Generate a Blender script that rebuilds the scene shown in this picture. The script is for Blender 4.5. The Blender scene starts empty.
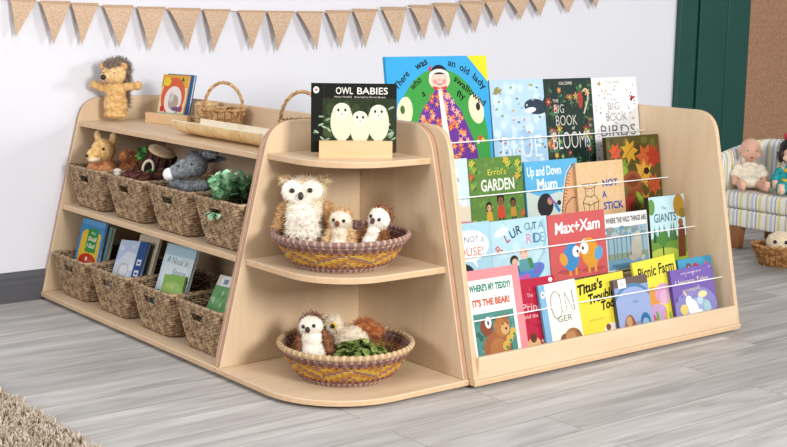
import bpy, bmesh, math, random
from mathutils import Vector, Matrix, Euler, noise
random.seed(7)
S=bpy.context.scene; COL=S.collection
PI=math.pi
def srgb(h):
    if isinstance(h,str):
        h=h.lstrip('#'); c=[int(h[i:i+2],16)/255 for i in(0,2,4)]
    else: c=[x/255 for x in h]
    return tuple((x/12.92 if x<=.04045 else ((x+.055)/1.055)**2.4) for x in c)+(1,)
# ------------------------------------------------------------------ materials
MATS={}
def newmat(name):
    m=bpy.data.materials.new(name); m.use_nodes=True
    nt=m.node_tree; b=nt.nodes['Principled BSDF']
    return m,nt,b
def N(nt,t,**k):
    n=nt.nodes.new(t)
    for a,v in k.items():
        if a in n.inputs.keys(): n.inputs[a].default_value=v
        else: setattr(n,a,v)
    return n
def plain(h,rough=.5,noise_amt=.06,scale=40,spec=.35,bump=0,bscale=None,sheen=0,metal=0):
    key=('p',str(h),rough,noise_amt,scale,spec,bump,bscale,sheen,metal)
    if key in MATS: return MATS[key]
    m,nt,b=newmat('surface_%d'%len(MATS)); c=srgb(h)
    b.inputs['Roughness'].default_value=rough; b.inputs['Specular IOR Level'].default_value=spec
    b.inputs['Metallic'].default_value=metal
    if sheen: b.inputs['Sheen Weight'].default_value=sheen
    tc=N(nt,'ShaderNodeTexCoord'); nz=N(nt,'ShaderNodeTexNoise',Scale=scale,Detail=3.0)
    nt.links.new(tc.outputs['Object'],nz.inputs['Vector'])
    r=N(nt,'ShaderNodeValToRGB'); r.color_ramp.elements[0].position=.3; r.color_ramp.elements[1].position=.7
    r.color_ramp.elements[0].color=tuple(x*(1-noise_amt) for x in c[:3])+(1,)
    r.color_ramp.elements[1].color=tuple(min(1,x*(1+noise_amt)) for x in c[:3])+(1,)
    nt.links.new(nz.outputs['Fac'],r.inputs['Fac']); nt.links.new(r.outputs['Color'],b.inputs['Base Color'])
    if bump:
        n2=N(nt,'ShaderNodeTexNoise',Scale=bscale or scale,Detail=4.0); nt.links.new(tc.outputs['Object'],n2.inputs['Vector'])
        bp=N(nt,'ShaderNodeBump',Strength=bump,Distance=.004); nt.links.new(n2.outputs['Fac'],bp.inputs['Height']); nt.links.new(bp.outputs['Normal'],b.inputs['Normal'])
    MATS[key]=m; return m
def two_tone(h1,h2,scale,rough=.85,bump=.5,detail=4,stretch=(1,1,1),sheen=0,lo=.38,hi=.62,bdist=.004):
    key=('t',h1,h2,scale,rough,bump,stretch,sheen,lo,hi)
    if key in MATS: return MATS[key]
    m,nt,b=newmat('textured_%d'%len(MATS)); b.inputs['Roughness'].default_value=rough; b.inputs['Specular IOR Level'].default_value=.2
    if sheen: b.inputs['Sheen Weight'].default_value=sheen
    tc=N(nt,'ShaderNodeTexCoord'); mp=N(nt,'ShaderNodeMapping'); mp.inputs['Scale'].default_value=stretch
    nt.links.new(tc.outputs['Object'],mp.inputs['Vector'])
    nz=N(nt,'ShaderNodeTexNoise',Scale=scale,Detail=float(detail)); nt.links.new(mp.outputs['Vector'],nz.inputs['Vector'])
    r=N(nt,'ShaderNodeValToRGB'); r.color_ramp.elements[0].position=lo; r.color_ramp.elements[1].position=hi
    r.color_ramp.elements[0].color=srgb(h1); r.color_ramp.elements[1].color=srgb(h2)
    nt.links.new(nz.outputs['Fac'],r.inputs['Fac']); nt.links.new(r.outputs['Color'],b.inputs['Base Color'])
    if bump:
        bp=N(nt,'ShaderNodeBump',Strength=bump,Distance=bdist); nt.links.new(nz.outputs['Fac'],bp.inputs['Height']); nt.links.new(bp.outputs['Normal'],b.inputs['Normal'])
    MATS[key]=m; return m
def ink(h):     # printed card, a little softer and greyer than the pure hue
    c=[int(h[i:i+2],16) for i in(1,3,5)]; g=sum(c)/3
    return plain('#%02x%02x%02x'%tuple(int(max(0,min(255,(x*.90+g*.10)*.925))) for x in c),.5,.03,60,.10)
def wood_mat(name,h1,h2,axis):   # birch: faint long grain along one axis
    m,nt,b=newmat(name); b.inputs['Roughness'].default_value=.42; b.inputs['Specular IOR Level'].default_value=.35
    tc=N(nt,'ShaderNodeTexCoord'); mp=N(nt,'ShaderNodeMapping')
    mp.inputs['Scale'].default_value=[(.8 if i==axis else 7) for i in range(3)]
    nt.links.new(tc.outputs['Object'],mp.inputs['Vector'])
    nz=N(nt,'ShaderNodeTexNoise',Scale=3.0,Detail=6.0,Roughness=.6,Distortion=.6); nt.links.new(mp.outputs['Vector'],nz.inputs['Vector'])
    r=N(nt,'ShaderNodeValToRGB'); r.color_ramp.elements[0].position=.3; r.color_ramp.elements[1].position=.72
    r.color_ramp.elements[0].color=srgb(h1); r.color_ramp.elements[1].color=srgb(h2)
    nt.links.new(nz.outputs['Fac'],r.inputs['Fac']); nt.links.new(r.outputs['Color'],b.inputs['Base Color'])
    return m
BIRCH_Z=wood_mat('birch_upright','#d2b795','#dbc3a5',2)
BIRCH_Y=wood_mat('birch_along_y','#d5ba99','#dec6a8',1)
BIRCH_X=wood_mat('birch_along_x','#d5ba99','#dec6a8',0)
def ply_mat():
    m,nt,b=newmat('plywood_edge'); b.inputs['Roughness'].default_value=.5
    tc=N(nt,'ShaderNodeTexCoord'); nz=N(nt,'ShaderNodeTexNoise',Scale=30.0,Detail=3.0); nt.links.new(tc.outputs['Object'],nz.inputs['Vector'])
    r=N(nt,'ShaderNodeValToRGB'); r.color_ramp.elements[0].color=srgb('#ab7c62'); r.color_ramp.elements[1].color=srgb('#c99f82')
    nt.links.new(nz.outputs['Fac'],r.inputs['Fac']); nt.links.new(r.outputs['Color'],b.inputs['Base Color']); return m
PLY=ply_mat()
PLYL=plain('#d3b18c',.5,.06,30)
# ------------------------------------------------------------------ mesh builder
class MB:
    def __init__(s): s.v=[]; s.f=[]; s.m=[]; s.sm=[]
    def add(s,vs,fs,mat=0,smooth=False,M=None):
        o=len(s.v)
        for p in vs:
            p=Vector(p); s.v.append(tuple(M@p) if M is not None else tuple(p))
        for i,f in enumerate(fs):
            s.f.append(tuple(o+k for k in f)); s.m.append(mat[i] if isinstance(mat,(list,tuple)) else mat); s.sm.append(smooth)
    def box(s,x0,x1,y0,y1,z0,z1,mat=0,M=None):
        v=[(x,y,z) for z in(z0,z1) for y in(y0,y1) for x in(x0,x1)]
        s.add(v,[(0,2,3,1),(4,5,7,6),(0,1,5,4),(2,6,7,3),(0,4,6,2),(1,3,7,5)],mat,M=M)
    def prism(s,pts,axis,a0,a1,face=0,edge=1,smooth=False):   # pts: 2D outline in the other two axes
        n=len(pts)
        def P(p,a):
            return {0:(a,p[0],p[1]),1:(p[0],a,p[1]),2:(p[0],p[1],a)}[axis]
        v=[P(p,a0) for p in pts]+[P(p,a1) for p in pts]
        s.add(v,[tuple(range(n))[::-1],tuple(range(n,2*n))],face)
        s.add(v,[(i,(i+1)%n,n+(i+1)%n,n+i) for i in range(n)],edge,smooth)
    def tube(s,pts,r,n=8,mat=0,closed=False,cap=True,M=None):
        pts=[Vector(p) for p in pts]; k=len(pts); rr=r if isinstance(r,(list,tuple)) else [r]*k
        vs=[]; up=None
        for i,p in enumerate(pts):
            if closed: t=pts[(i+1)%k]-pts[i-1]
            else: t=pts[min(i+1,k-1)]-pts[max(i-1,0)]
            t.normalize()
            if up is None:
                up=Vector((0,0,1)) if abs(t.z)<.9 else Vector((1,0,0))
            a=t.cross(up)
            if a.length<1e-6: a=t.cross(Vector((1,0,0)))
            a.normalize(); b=a.cross(t).normalized(); up=b
            for j in range(n):
                w=2*PI*j/n; vs.append(p+(a*math.cos(w)+b*math.sin(w))*rr[i])
        fs=[]; ms=[]
        K=k if closed else k-1
        for i in range(K):
            for j in range(n):
                fs.append((i*n+j,i*n+(j+1)%n,((i+1)%k)*n+(j+1)%n,((i+1)%k)*n+j)); ms.append(mat(i) if callable(mat) else mat)
        s.add(vs,fs,ms,True,M)
        if cap and not closed:
            mm=mat(0) if callable(mat) else mat
            s.add(vs[:n],[tuple(range(n))[::-1]],mm,M=M); s.add(vs[-n:],[tuple(range(n))],mm,M=M)
    def lathe(s,prof,n=32,mat=0,c=(0,0,0),M=None,smooth=True):
        vs=[];k=len(prof)
        for r,z in prof:
            for j in range(n):
                w=2*PI*j/n; vs.append((c[0]+r*math.cos(w),c[1]+r*math.sin(w),c[2]+z))
        fs=[(i*n+j,i*n+(j+1)%n,(i+1)*n+(j+1)%n,(i+1)*n+j) for i in range(k-1) for j in range(n)]
        s.add(vs,fs,mat,smooth,M)
    def ell(s,c,r,mat=0,seg=16,rings=10,R=None,M=None,fn=None):
        if isinstance(r,(int,float)): r=(r,r,r)
        vs=[];R=R or Matrix.Identity(3)
        for i in range(rings+1):
            th=PI*i/rings
            for j in range(seg):
                w=2*PI*j/seg
                p=Vector((math.sin(th)*math.cos(w),math.sin(th)*math.sin(w),math.cos(th)))
                if fn: p=fn(p)
                vs.append(Vector(c)+R@Vector((p.x*r[0],p.y*r[1],p.z*r[2])))
        fs=[(i*seg+j,(i+1)*seg+j,(i+1)*seg+(j+1)%seg,i*seg+(j+1)%seg) for i in range(rings) for j in range(seg)]
        s.add(vs,fs,mat,True,M)
    def build(s,name,mats,parent=None,loc=None,bevel=0,seg=2,weld=False):
        me=bpy.data.meshes.new(name); me.from_pydata(s.v,[],s.f)
        for m in(mats if isinstance(mats,(list,tuple)) else [mats]): me.materials.append(m)
        me.polygons.foreach_set('material_index',s.m); me.polygons.foreach_set('use_smooth',s.sm)
        if weld:
            bm=bmesh.new(); bm.from_mesh(me); bmesh.ops.remove_doubles(bm,verts=bm.verts,dist=1e-5); bmesh.ops.recalc_face_normals(bm,faces=bm.faces); bm.to_mesh(me); bm.free()
        me.update()
        o=bpy.data.objects.new(name,me); COL.objects.link(o)
        if parent: o.parent=parent
        if loc: o.location=loc
        if bevel:
            bm=bmesh.new(); bm.from_mesh(me); bmesh.ops.remove_doubles(bm,verts=bm.verts,dist=1e-6)
            bmesh.ops.recalc_face_normals(bm,faces=bm.faces)
            es=[e for e in bm.edges if len(e.link_faces)==2 and e.calc_face_angle(0)>.6]
            bmesh.ops.bevel(bm,geom=es,offset=bevel,segments=seg,affect='EDGES',profile=.5,clamp_overlap=True)
            bm.to_mesh(me); bm.free(); me.update()
        return o
def thing(name,label,cat,loc=(0,0,0),rot=(0,0,0),group=None):
    o=bpy.data.objects.new(name,None); COL.objects.link(o); o.empty_display_size=.05
    o.location=loc; o.rotation_euler=rot; o['label']=label; o['category']=cat
    if group: o['group']=group
    return o
def tag(o,label,cat,group=None,kind=None):
    o['label']=label; o['category']=cat
    if group: o['group']=group
    if kind: o['kind']=kind
    return o
def dup(root,loc=None,rot=None,label=None,group=None):
    r=root.copy(); COL.objects.link(r)
    if loc is not None: r.location=loc
    if rot is not None: r.rotation_euler=rot
    if label: r['label']=label
    if group: r['group']=group
    for ch in list(root.children):
        c=ch.copy(); COL.objects.link(c); c.parent=r
        for g in list(ch.children):
            d=g.copy(); COL.objects.link(d); d.parent=c
    return r
def struct(o): o['kind']='structure'; return o
def arc(cx,cy,r,a0,a1,n): return [(cx+r*math.cos(a0+(a1-a0)*i/n),cy+r*math.sin(a0+(a1-a0)*i/n)) for i in range(n+1)]
# soft bodies: overlapping ellipsoids fused into one skin, optionally with fur tufts
def blob(name,parts,mat,parent,voxel=.005,smooth=6,tufts=0,tl=.012,tw=.0025,tmat=None,droop=.3,keep=None):
    mb=MB()
    for p in parts:
        c,r=p[0],p[1]; R=p[2] if len(p)>2 else None
        mb.ell(c,r,0,20,12,R)
    me=bpy.data.meshes.new('tmp'); me.from_pydata(mb.v,[],mb.f)
    bm=bmesh.new(); bm.from_mesh(me); bmesh.ops.remove_doubles(bm,verts=bm.verts,dist=1e-6); bmesh.ops.recalc_face_normals(bm,faces=bm.faces); bm.to_mesh(me); bm.free()
    o=bpy.data.objects.new('tmp',me); COL.objects.link(o)
    md=o.modifiers.new('r','REMESH'); md.mode='VOXEL'; md.voxel_size=voxel
    ms=o.modifiers.new('s','SMOOTH'); ms.iterations=smooth; ms.factor=.5
    dg=bpy.context.evaluated_depsgraph_get(); ev=o.evaluated_get(dg)
    m2=bpy.data.meshes.new_from_object(ev); bpy.data.objects.remove(o); bpy.data.meshes.remove(me)
    m2.materials.clear()
    out=MB()
    vs=[tuple(v.co) for v in m2.vertices]; fs=[tuple(p.vertices) for p in m2.polygons]
    out.add(vs,fs,0,True)
    if tufts:
        pol=[(p.center.copy(),p.normal.copy()) for p in m2.polygons]
        rnd=random.Random(hash(name)%999 if False else len(vs))
        for i in range(tufts):
            c,n=rnd.choice(pol)
            if keep and not keep(c): continue
            j=Vector((rnd.uniform(-1,1),rnd.uniform(-1,1),rnd.uniform(-1,1)))*.35
            d=(n+j+Vector((0,0,-droop))).normalized()*tl*rnd.uniform(.6,1.3)
            a=d.cross(Vector((rnd.random(),rnd.random(),rnd.random()))).normalized()*tw; b=d.cross(a).normalized()*tw
            c=c-n*.001
            out.add([c+a,c-a*.5+b*.87,c-a*.5-b*.87,c+d],[(0,1,3),(1,2,3),(2,0,3)],1 if tmat else 0)
    bpy.data.meshes.remove(m2)
    return out.build(name,[mat,tmat] if tmat else [mat],parent)
# ------------------------------------------------------------------ text as mesh
_tx={}
def text_mesh(s,shear=0,bold=0):
    k=(s,shear,bold)
    if k in _tx: return _tx[k]
    cu=bpy.data.curves.new('t','FONT'); cu.body=s; cu.size=1; cu.shear=shear; cu.offset=bold; cu.resolution_u=3; cu.fill_mode='FRONT'
    o=bpy.data.objects.new('t',cu); COL.objects.link(o)
    dg=bpy.context.evaluated_depsgraph_get(); me=bpy.data.meshes.new_from_object(o.evaluated_get(dg))
    v=[(p.co.x,p.co.y) for p in me.vertices]; f=[tuple(p.vertices) for p in me.polygons]
    bpy.data.objects.remove(o); bpy.data.curves.remove(cu); bpy.data.meshes.remove(me)
    _tx[k]=(v,f); return v,f
class Art:      # flat printing on a cover: x across 0..1, y up 0..1
    def __init__(s,w,h,th): s.w=w; s.h=h; s.y=s.y0=-th-.0003; s.bx=[]; s.mb=MB(); s.mats=[]; s.rnd=random.Random(int(w*1e4+h*7e3))
    def mi(s,c):
        m=ink(c)
        if m not in s.mats: s.mats.append(m)
        return s.mats.index(m)
    def P(s,u,v): return ((u-.5)*s.w,s.y,v*s.h)
    def level(s,pts):      # printing order only where shapes overlap
        x0=min(p[0] for p in pts);x1=max(p[0] for p in pts);y0=min(p[1] for p in pts);y1=max(p[1] for p in pts); l=0
        for a in s.bx:
            if a[0]<x1 and x0<a[1] and a[2]<y1 and y0<a[3] and a[4]>=l: l=a[4]+1
        s.bx.append((x0,x1,y0,y1,l)); s.y=s.y0-l*.00002
    def clip(s,pts):
        for ax,lim,sg in((0,0,1),(0,1,-1),(1,0,1),(1,1,-1)):
            out=[]
            for i,p in enumerate(pts):
                q=pts[i-1]; ip=sg*(p[ax]-lim)>=0; iq=sg*(q[ax]-lim)>=0
                if ip!=iq:
                    t=(lim-q[ax])/(p[ax]-q[ax]); out.append((q[0]+t*(p[0]-q[0]),q[1]+t*(p[1]-q[1])))
                if ip: out.append(p)
            pts=out
            if len(pts)<3: return None
        return pts
    def poly(s,pts,c):
        pts=s.clip(list(pts))
        if not pts: return
        s.level(pts); s.mb.add([s.P(*p) for p in pts],[tuple(range(len(pts)))],s.mi(c))
    def rect(s,u0,v0,u1,v1,c): s.poly([(u0,v0),(u1,v0),(u1,v1),(u0,v1)],c)
    def ell(s,u,v,ru,rv,c,rot=0,n=18,a0=0,a1=2*PI):
        pts=[]
        full=abs(a1-a0-2*PI)<1e-6
        for i in range(n if full else n+1):
            a=a0+(a1-a0)*i/n; x=ru*math.cos(a)*s.w; y=rv*math.sin(a)*s.h
            pts.append((u+(x*math.cos(rot)-y*math.sin(rot))/s.w, v+(x*math.sin(rot)+y*math.cos(rot))/s.h))
        s.poly(pts,c)
    def line(s,pts,wd,c):   # wd in cover widths
        for a,b in zip(pts[:-1],pts[1:]):
            dx=(b[0]-a[0])*s.w; dy=(b[1]-a[1])*s.h; l=math.hypot(dx,dy) or 1; nx=-dy/l*wd*s.w/2; ny=dx/l*wd*s.w/2
            s.poly([(a[0]-nx/s.w,a[1]-ny/s.h),(b[0]-nx/s.w,b[1]-ny/s.h),(b[0]+nx/s.w,b[1]+ny/s.h),(a[0]+nx/s.w,a[1]+ny/s.h)],c)
    def text(s,t,u,v,size,c,rot=0,width=None,shear=0,bold=0,align='c'):   # size: letter height in cover heights
        vs,fs=text_mesh(t,shear,bold)
        if not vs: return
        x0=min(p[0] for p in vs);x1=max(p[0] for p in vs); y0=min(p[1] for p in vs); y1=max(p[1] for p in vs)
        H=size*s.h/.72; sx=H
        if width: sx=width*s.w/(x1-x0)
        W=(x1-x0)*sx; off={'c':-W/2,'l':0,'r':-W}[align]
        q=[]
        for x,y in vs:
            X=(x-x0)*sx+off; Y=y*H
            q.append((u+(X*math.cos(rot)-Y*math.sin(rot))/s.w, v+(X*math.sin(rot)+Y*math.cos(rot))/s.h))
        s.level(q); s.mb.add([s.P(*p) for p in q],fs,s.mi(c))
    def dots(s,n,cs,r,box=(0,0,1,1)):
        for i in range(n):
            s.ell(s.rnd.uniform(box[0]+r,box[2]-r),s.rnd.uniform(box[1]+r,box[3]-r),r*s.rnd.uniform(.6,1.2),r*s.rnd.uniform(.6,1.2)*s.w/s.h,s.rnd.choice(cs),n=7)
    def flower(s,u,v,r,c,k=5,cc=None):
        a0=s.rnd.random()*6
        for i in range(k):
            a=a0+2*PI*i/k; s.ell(u+math.cos(a)*r*.6,v+math.sin(a)*r*.6*s.w/s.h,r*.55,r*.26*s.w/s.h,c,rot=a,n=8)
        if cc: s.ell(u,v,r*.28,r*.28*s.w/s.h,cc,n=8)
PAPER=plain('#f1ece0',.7,.05,300,.2)
def book(label,w,h,th,loc,yaw,lean,roll,cover,art,group=None,spine=None,cat='book',gap=.004):
    t=thing('picture_book',label,cat,loc,(0,0,0),group)
    M=Matrix.Rotation(yaw,4,'Z')@Matrix.Rotation(-lean,4,'X')@Matrix.Rotation(roll,4,'Y')
    t.rotation_euler=M.to_euler()
    mb=MB(); b=.0016
    x0,x1=-w/2,w/2
    mb.box(x0,x1,-th,-th+b,0,h,0); mb.box(x0,x1,-b,0,0,h,0); mb.box(x0-.0012,x0+.001,-th,0,0,h,1)
    c=mb.build('cover',[ink(cover),ink(spine or cover)],t)
    mb=MB(); mb.box(x0+.001,x1-gap,-th+b,-b,gap*.7,h-gap*.7); mb.build('pages',PAPER,t)
    if art:
        a=Art(w,h,th); art(a); o=a.mb.build('cover_print',a.mats,t)
    return t
# ------------------------------------------------------------------ the room
WY=1.352            # back wall plane
def floor_mat():
    m,nt,b=newmat('grey_oak_vinyl'); b.inputs['Roughness'].default_value=.5; b.inputs['Specular IOR Level'].default_value=.35
    L=nt.links.new
    tc=N(nt,'ShaderNodeTexCoord')
    br=N(nt,'ShaderNodeTexBrick',Scale=1.0); br.offset=.37; br.inputs['Mortar Size'].default_value=.0012; br.inputs['Brick Width'].default_value=1.2; br.inputs['Row Height'].default_value=.15
    br.inputs['Color1'].default_value=(0,0,0,1); br.inputs['Color2'].default_value=(1,1,1,1); br.inputs['Mortar'].default_value=(.2,.2,.2,1); br.inputs['Bias'].default_value=0
    L(tc.outputs['Object'],br.inputs['Vector'])
    mp=N(nt,'ShaderNodeMapping'); mp.inputs['Scale'].default_value=(1.1,11,1); 
    ad=N(nt,'ShaderNodeVectorMath'); ad.operation='ADD'
    sc=N(nt,'ShaderNodeVectorMath'); sc.operation='SCALE'; sc.inputs['Scale'].default_value=7.3
    L(br.outputs['Color'],sc.inputs[0]); L(tc.outputs['Object'],mp.inputs['Vector']); L(mp.outputs['Vector'],ad.inputs[0]); L(sc.outputs[0],ad.inputs[1])
    n1=N(nt,'ShaderNodeTexNoise',Scale=1.6,Detail=7.0,Roughness=.62,Distortion=.8); L(ad.outputs[0],n1.inputs['Vector'])
    mp2=N(nt,'ShaderNodeMapping'); mp2.inputs['Scale'].default_value=(3,70,1); L(tc.outputs['Object'],mp2.inputs['Vector'])
    n2=N(nt,'ShaderNodeTexNoise',Scale=2.0,Detail=4.0); L(mp2.outputs['Vector'],n2.inputs['Vector'])
    r=N(nt,'ShaderNodeValToRGB'); e=r.color_ramp.elements; e[0].position=.3; e[1].position=.7; e[0].color=srgb('#9f9b98'); e[1].color=srgb('#d2cfcc')
    L(n1.outputs['Fac'],r.inputs['Fac'])
    mx=N(nt,'ShaderNodeMixRGB',blend_type='MULTIPLY',Fac=.16); L(r.outputs['Color'],mx.inputs[1]); L(n2.outputs['Color'],mx.inputs[2])
    mx2=N(nt,'ShaderNodeMixRGB',blend_type='OVERLAY',Fac=.10); L(mx.outputs[0],mx2.inputs[1]); L(br.outputs['Color'],mx2.inputs[2])
    gap=N(nt,'ShaderNodeMixRGB',blend_type='MIX'); gap.inputs[2].default_value=srgb('#7d7874'); L(br.outputs['Fac'],gap.inputs[0]); L(mx2.outputs[0],gap.inputs[1])
    L(gap.outputs[0],b.inputs['Base Color'])
    bp=N(nt,'ShaderNodeBump',Strength=.08,Distance=.002); L(n1.outputs['Fac'],bp.inputs['Height']); L(bp.outputs['Normal'],b.inputs['Normal'])
    return m
mb=MB(); mb.box(-6,6,-6,WY+.12,-.05,0); struct(mb.build('floor',floor_mat()))
WALL=plain('#e3e4ec',.85,.012,3,.15,.03,60)
mb=MB(); mb.box(-6,6,WY,WY+.12,0,2.6); struct(mb.build('wall_back',WALL))
mb=MB()
prof=[(0,0),(-.018,0),(-.018,.075),(-.013,.085),(-.013,.098),(-.007,.112),(0,.118)]
mb.prism([(WY-.0005+p[0],p[1]) for p in prof],0,-6,3.2,0,0); struct(mb.build('baseboard_back',plain('#55555a',.45,.04,20,.4)))
GREEN=plain('#174a42',.35,.04,8,.45); GREEND=plain('#123d37',.4,.04,8,.4)
mb=MB(); mb.box(3.20,3.34,WY-.035,WY-.001,0,2.3); mb.box(3.34,3.375,WY-.014,WY-.001,0,2.3); mb.box(3.375,3.60,WY-.03,WY-.001,0,2.3); mb.box(3.60,3.626,WY-.026,WY-.001,0,2.3); mb.box(3.626,3.825,WY-.03,WY-.001,0,2.3)
struct(mb.build('trim_1',GREEN,bevel=.003))
mb=MB(); mb.box(3.827,5.6,WY-.03,WY-.001,0,2.2); o=mb.build('cork_board',two_tone('#94705a','#ab8468',110,.9,.15,5))
tag(o,'tan cork board panel on the wall right of the dark green frame','board')
# bunting: a string with hessian flags; the far end lifts toward the right
HES=two_tone('#c2a48a','#d8bca2',160,.95,.4,4); HESD=two_tone('#b3947a','#c9ab90',160,.95,.4,4)
bt=thing('bunting','hessian flag bunting on a cord strung along the white wall','bunting',(0,WY-.02,1.13))
def cord_z(x): # sag measured along the wall
    pts=[(-.9,1.19),(-.65,1.163),(-.2,1.142),(.4,1.130),(.8,1.131),(1.04,1.142),(1.5,1.172),(2.0,1.215),(2.6,1.275),(3.1,1.33)]
    for a,b in zip(pts[:-1],pts[1:]):
        if a[0]<=x<=b[0]:
            t=(x-a[0])/(b[0]-a[0]); return a[1]+(b[1]-a[1])*t
    return 1.2
mb=MB(); mb.tube([(x/20,0,cord_z(x/20)-1.13) for x in range(-18,63)],.0025,6); mb.build('cord',plain('#e9e4da',.8),bt)
FL=[(-.657,-.554,-.645,1.023),(-.538,-.416,-.494,.996),(-.412,-.299,-.378,.992),(-.278,-.148,-.22,.983),(-.13,-.004,-.084,.966),(.009,.158,.091,.969),(.172,.302,.209,.956),(.341,.476,.4,.967),(.486,.625,.527,.957),(.641,.774,.738,.964),(.796,.928,.869,.972),(.945,1.081,1.004,.971),(1.11,1.251,1.195,.993),(1.275,1.415,1.351,1.006),(1.421,1.571,1.499,1.02),(1.584,1.739,1.671,1.039),(1.739,1.885,1.808,1.068),(1.892,2.043,1.969,1.103),(2.036,2.176,2.107,1.119),(2.234,2.38,2.307,1.141),(2.44,2.58,2.51,1.165)]
rf=random.Random(3)
for a,b,tx,tz in FL:
    mb=MB(); n=8; tw=rf.uniform(-.022,.022); cu=rf.uniform(.004,.014)
    za,zb=cord_z(a)-1.13,cord_z(b)-1.13; vs=[]
    for i in range(n+1):
        f=i/n
        for j in range(n+1):
            g=j/n
            x0=a+(tx-a)*f; x1=b+(tx-b)*f
            x=x0+(x1-x0)*g; z=(za+(zb-za)*g)*(1-f)+(tz-1.13)*f
            y=-.004-cu*math.sin(PI*f)*(1.2-g)+tw*f*(g-.5)*(1-f)*2-.012*f
            vs.append((x,y,z))
    k=len(vs); vs+=[(x,y+.0015,z) for x,y,z in vs]
    fs=[(i*(n+1)+j,(i+1)*(n+1)+j,(i+1)*(n+1)+j+1,i*(n+1)+j+1) for i in range(n) for j in range(n)]
    mb.add(vs,fs+[tuple(k+q for q in f[::-1]) for f in fs],0,True)
    mb.box(a,b,-.006,.003,min(za,zb)-.004,max(za,zb)+.003,1)
    mb.build('flag',[HES,HESD],bt)
# rug: low slab with a deep pile
rug=thing('shaggy_rug','beige shaggy rug lying on the grey floor in front of the basket shelf','rug',(-2.0,.1,0))
mb=MB(); mb.box(-.8,.80,-1.3,1.0,.0005,.018); mb.build('backing',plain('#a8967f',.95,.1,80),rug,bevel=.004)
rr=random.Random(11); mb=MB()
for i in range(15000):
    x=rr.uniform(.0,.80) if i%8 else rr.uniform(-.3,.3); y=rr.uniform(-.9,.75)
    h=rr.uniform(.018,.034); dx=rr.uniform(-.02,.02); dy=rr.uniform(-.02,.02); w=.0035; a=rr.uniform(0,PI)
    ca,sa=math.cos(a)*w,math.sin(a)*w
    p0=Vector((x,y,.016)); p1=p0+Vector((dx*.4,dy*.4,h*.7)); p2=p0+Vector((dx,dy,h))
    e=Vector((ca,sa,0)); q=Vector((-sa,ca,0))
    mb.add([p0+e,p0-e*.5+q*.8,p0-e*.5-q*.8,p1+e,p1-e*.5+q*.8,p1-e*.5-q*.8,p2],[(0,1,4,3),(1,2,5,4),(2,0,3,5),(3,4,6),(4,5,6),(5,3,6)],0,True)
pl=mb.build('pile',two_tone('#b0a08c','#d6c9b6',30,.95,0,3),rug); pl['kind']='stuff'
# ------------------------------------------------------------------ furniture
T=.018
def Dl(z): return .561-.2477*(z-.03)
def Dr(z): return .587-.2058*(z-.03)
def side_outline(D,H,z0,r):     # (depth from the back, height), sloping front and a rounded top corner
    zt=H; sl=(D(.2)-D(.7))/.5; d=Vector((-sl,1)).normalized()
    P=Vector((D(H),H)); a=P-d*r; b=P-Vector((1,0))*r
    pts=[(0,z0),(D(z0),z0)]
    for i in range(11):
        t=i/10; q=a*(1-t)**2+P*2*t*(1-t)+b*t*t; pts.append((q.x,q.y))
    pts.append((0,H)); return pts
def feet(parent,xy):
    for x,y in xy:
        mb=MB(); mb.lathe([(0,0),(.02,0),(.02,.013),(0,.013)],16,0,(x,y,0)); mb.build('foot',plain('#2a2826',.6),parent)
W=1.352-.004
# --- low shelf with baskets, standing at right angles to the wall
sh=thing('basket_shelf_unit','low birch plywood shelf unit holding eight seagrass baskets, its end against the wall','shelf unit',(-.25,.67,0))
so=(.25,-.67,0)
def bl(mb,name,mats,par,bevel=.0025): return mb.build(name,mats,par,so,bevel)
for y0 in(.002,W-T-.002):
    mb=MB(); mb.prism([(-d,z) for d,z in side_outline(Dl,.788,.03,.085)],1,y0,y0+T); bl(mb,'side_panel',[BIRCH_Z,PLY],sh)
mb=MB(); mb.prism([(-.566,.002),(0,.002),(0,W-.002),(-.566,W-.002)],2,.012,.03); bl(mb,'base',[BIRCH_Y,PLYL],sh)
for z,nm in((.372,'middle_shelf'),(.695,'top_shelf')):
    d=Dl(z)-.006; mb=MB(); mb.prism([(-d,T+.002),(-.012,T+.002),(-.012,W-T-.002),(-d,W-T-.002)],2,z-.02,z); bl(mb,nm,[BIRCH_Y,PLYL],sh)
mb=MB(); mb.box(-.012,0,T+.002,W-T-.002,.03,.788); bl(mb,'back_panel',[BIRCH_Y],sh)
feet(sh,[(a+.25,b-.67) for a,b in((-.5,.06),(-.06,.06),(-.5,1.29),(-.06,1.29))])
# --- corner shelf
cs=thing('corner_shelf_unit','birch plywood corner shelf unit with rounded shelves between the basket shelf and the book display','shelf unit',(-.25,-.25,0))
so=(.25,.25,0)
mb=MB(); mb.prism([(-d,z) for d,z in side_outline(Dl,.80,.03,.085)],1,-T-.001,-.001); bl(mb,'side_panel',[BIRCH_Z,PLY],cs)
ol=side_outline(Dl,.80,.03,.085); ol=[(max(d,T+.001),z) for d,z in ol]
mb=MB(); mb.prism([(-d,z) for d,z in ol],0,-T-.001,-.001); bl(mb,'side_panel',[BIRCH_Z,PLY],cs)
def corner_board(d,rr,z0,z1,nm,i0,cut=0):
    pts=[(-i0,-i0),(-d,-i0)]
    pts+= [(-d+rr-rr*math.sin(PI/2-a*PI/24), -d+rr-rr*math.sin(a*PI/24)) for a in range(0,13)]
    pts+=[(-i0,-d)]
    mb=MB(); mb.prism(pts,2,z0,z1); bl(mb,nm,[BIRCH_X,PLYL],cs,.003)
corner_board(.566,.27,.012,.03,'base',.001)
corner_board(Dl(.37)-.012,.2,.35,.37,'middle_shelf',T+.001)
corner_board(Dl(.70)-.012,.2,.68,.70,'top_shelf',T+.001)
feet(cs,[(a+.25,b+.25) for a,b in((-.06,-.06),(-.5,-.06),(-.06,-.5),(-.34,-.34))])
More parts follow.
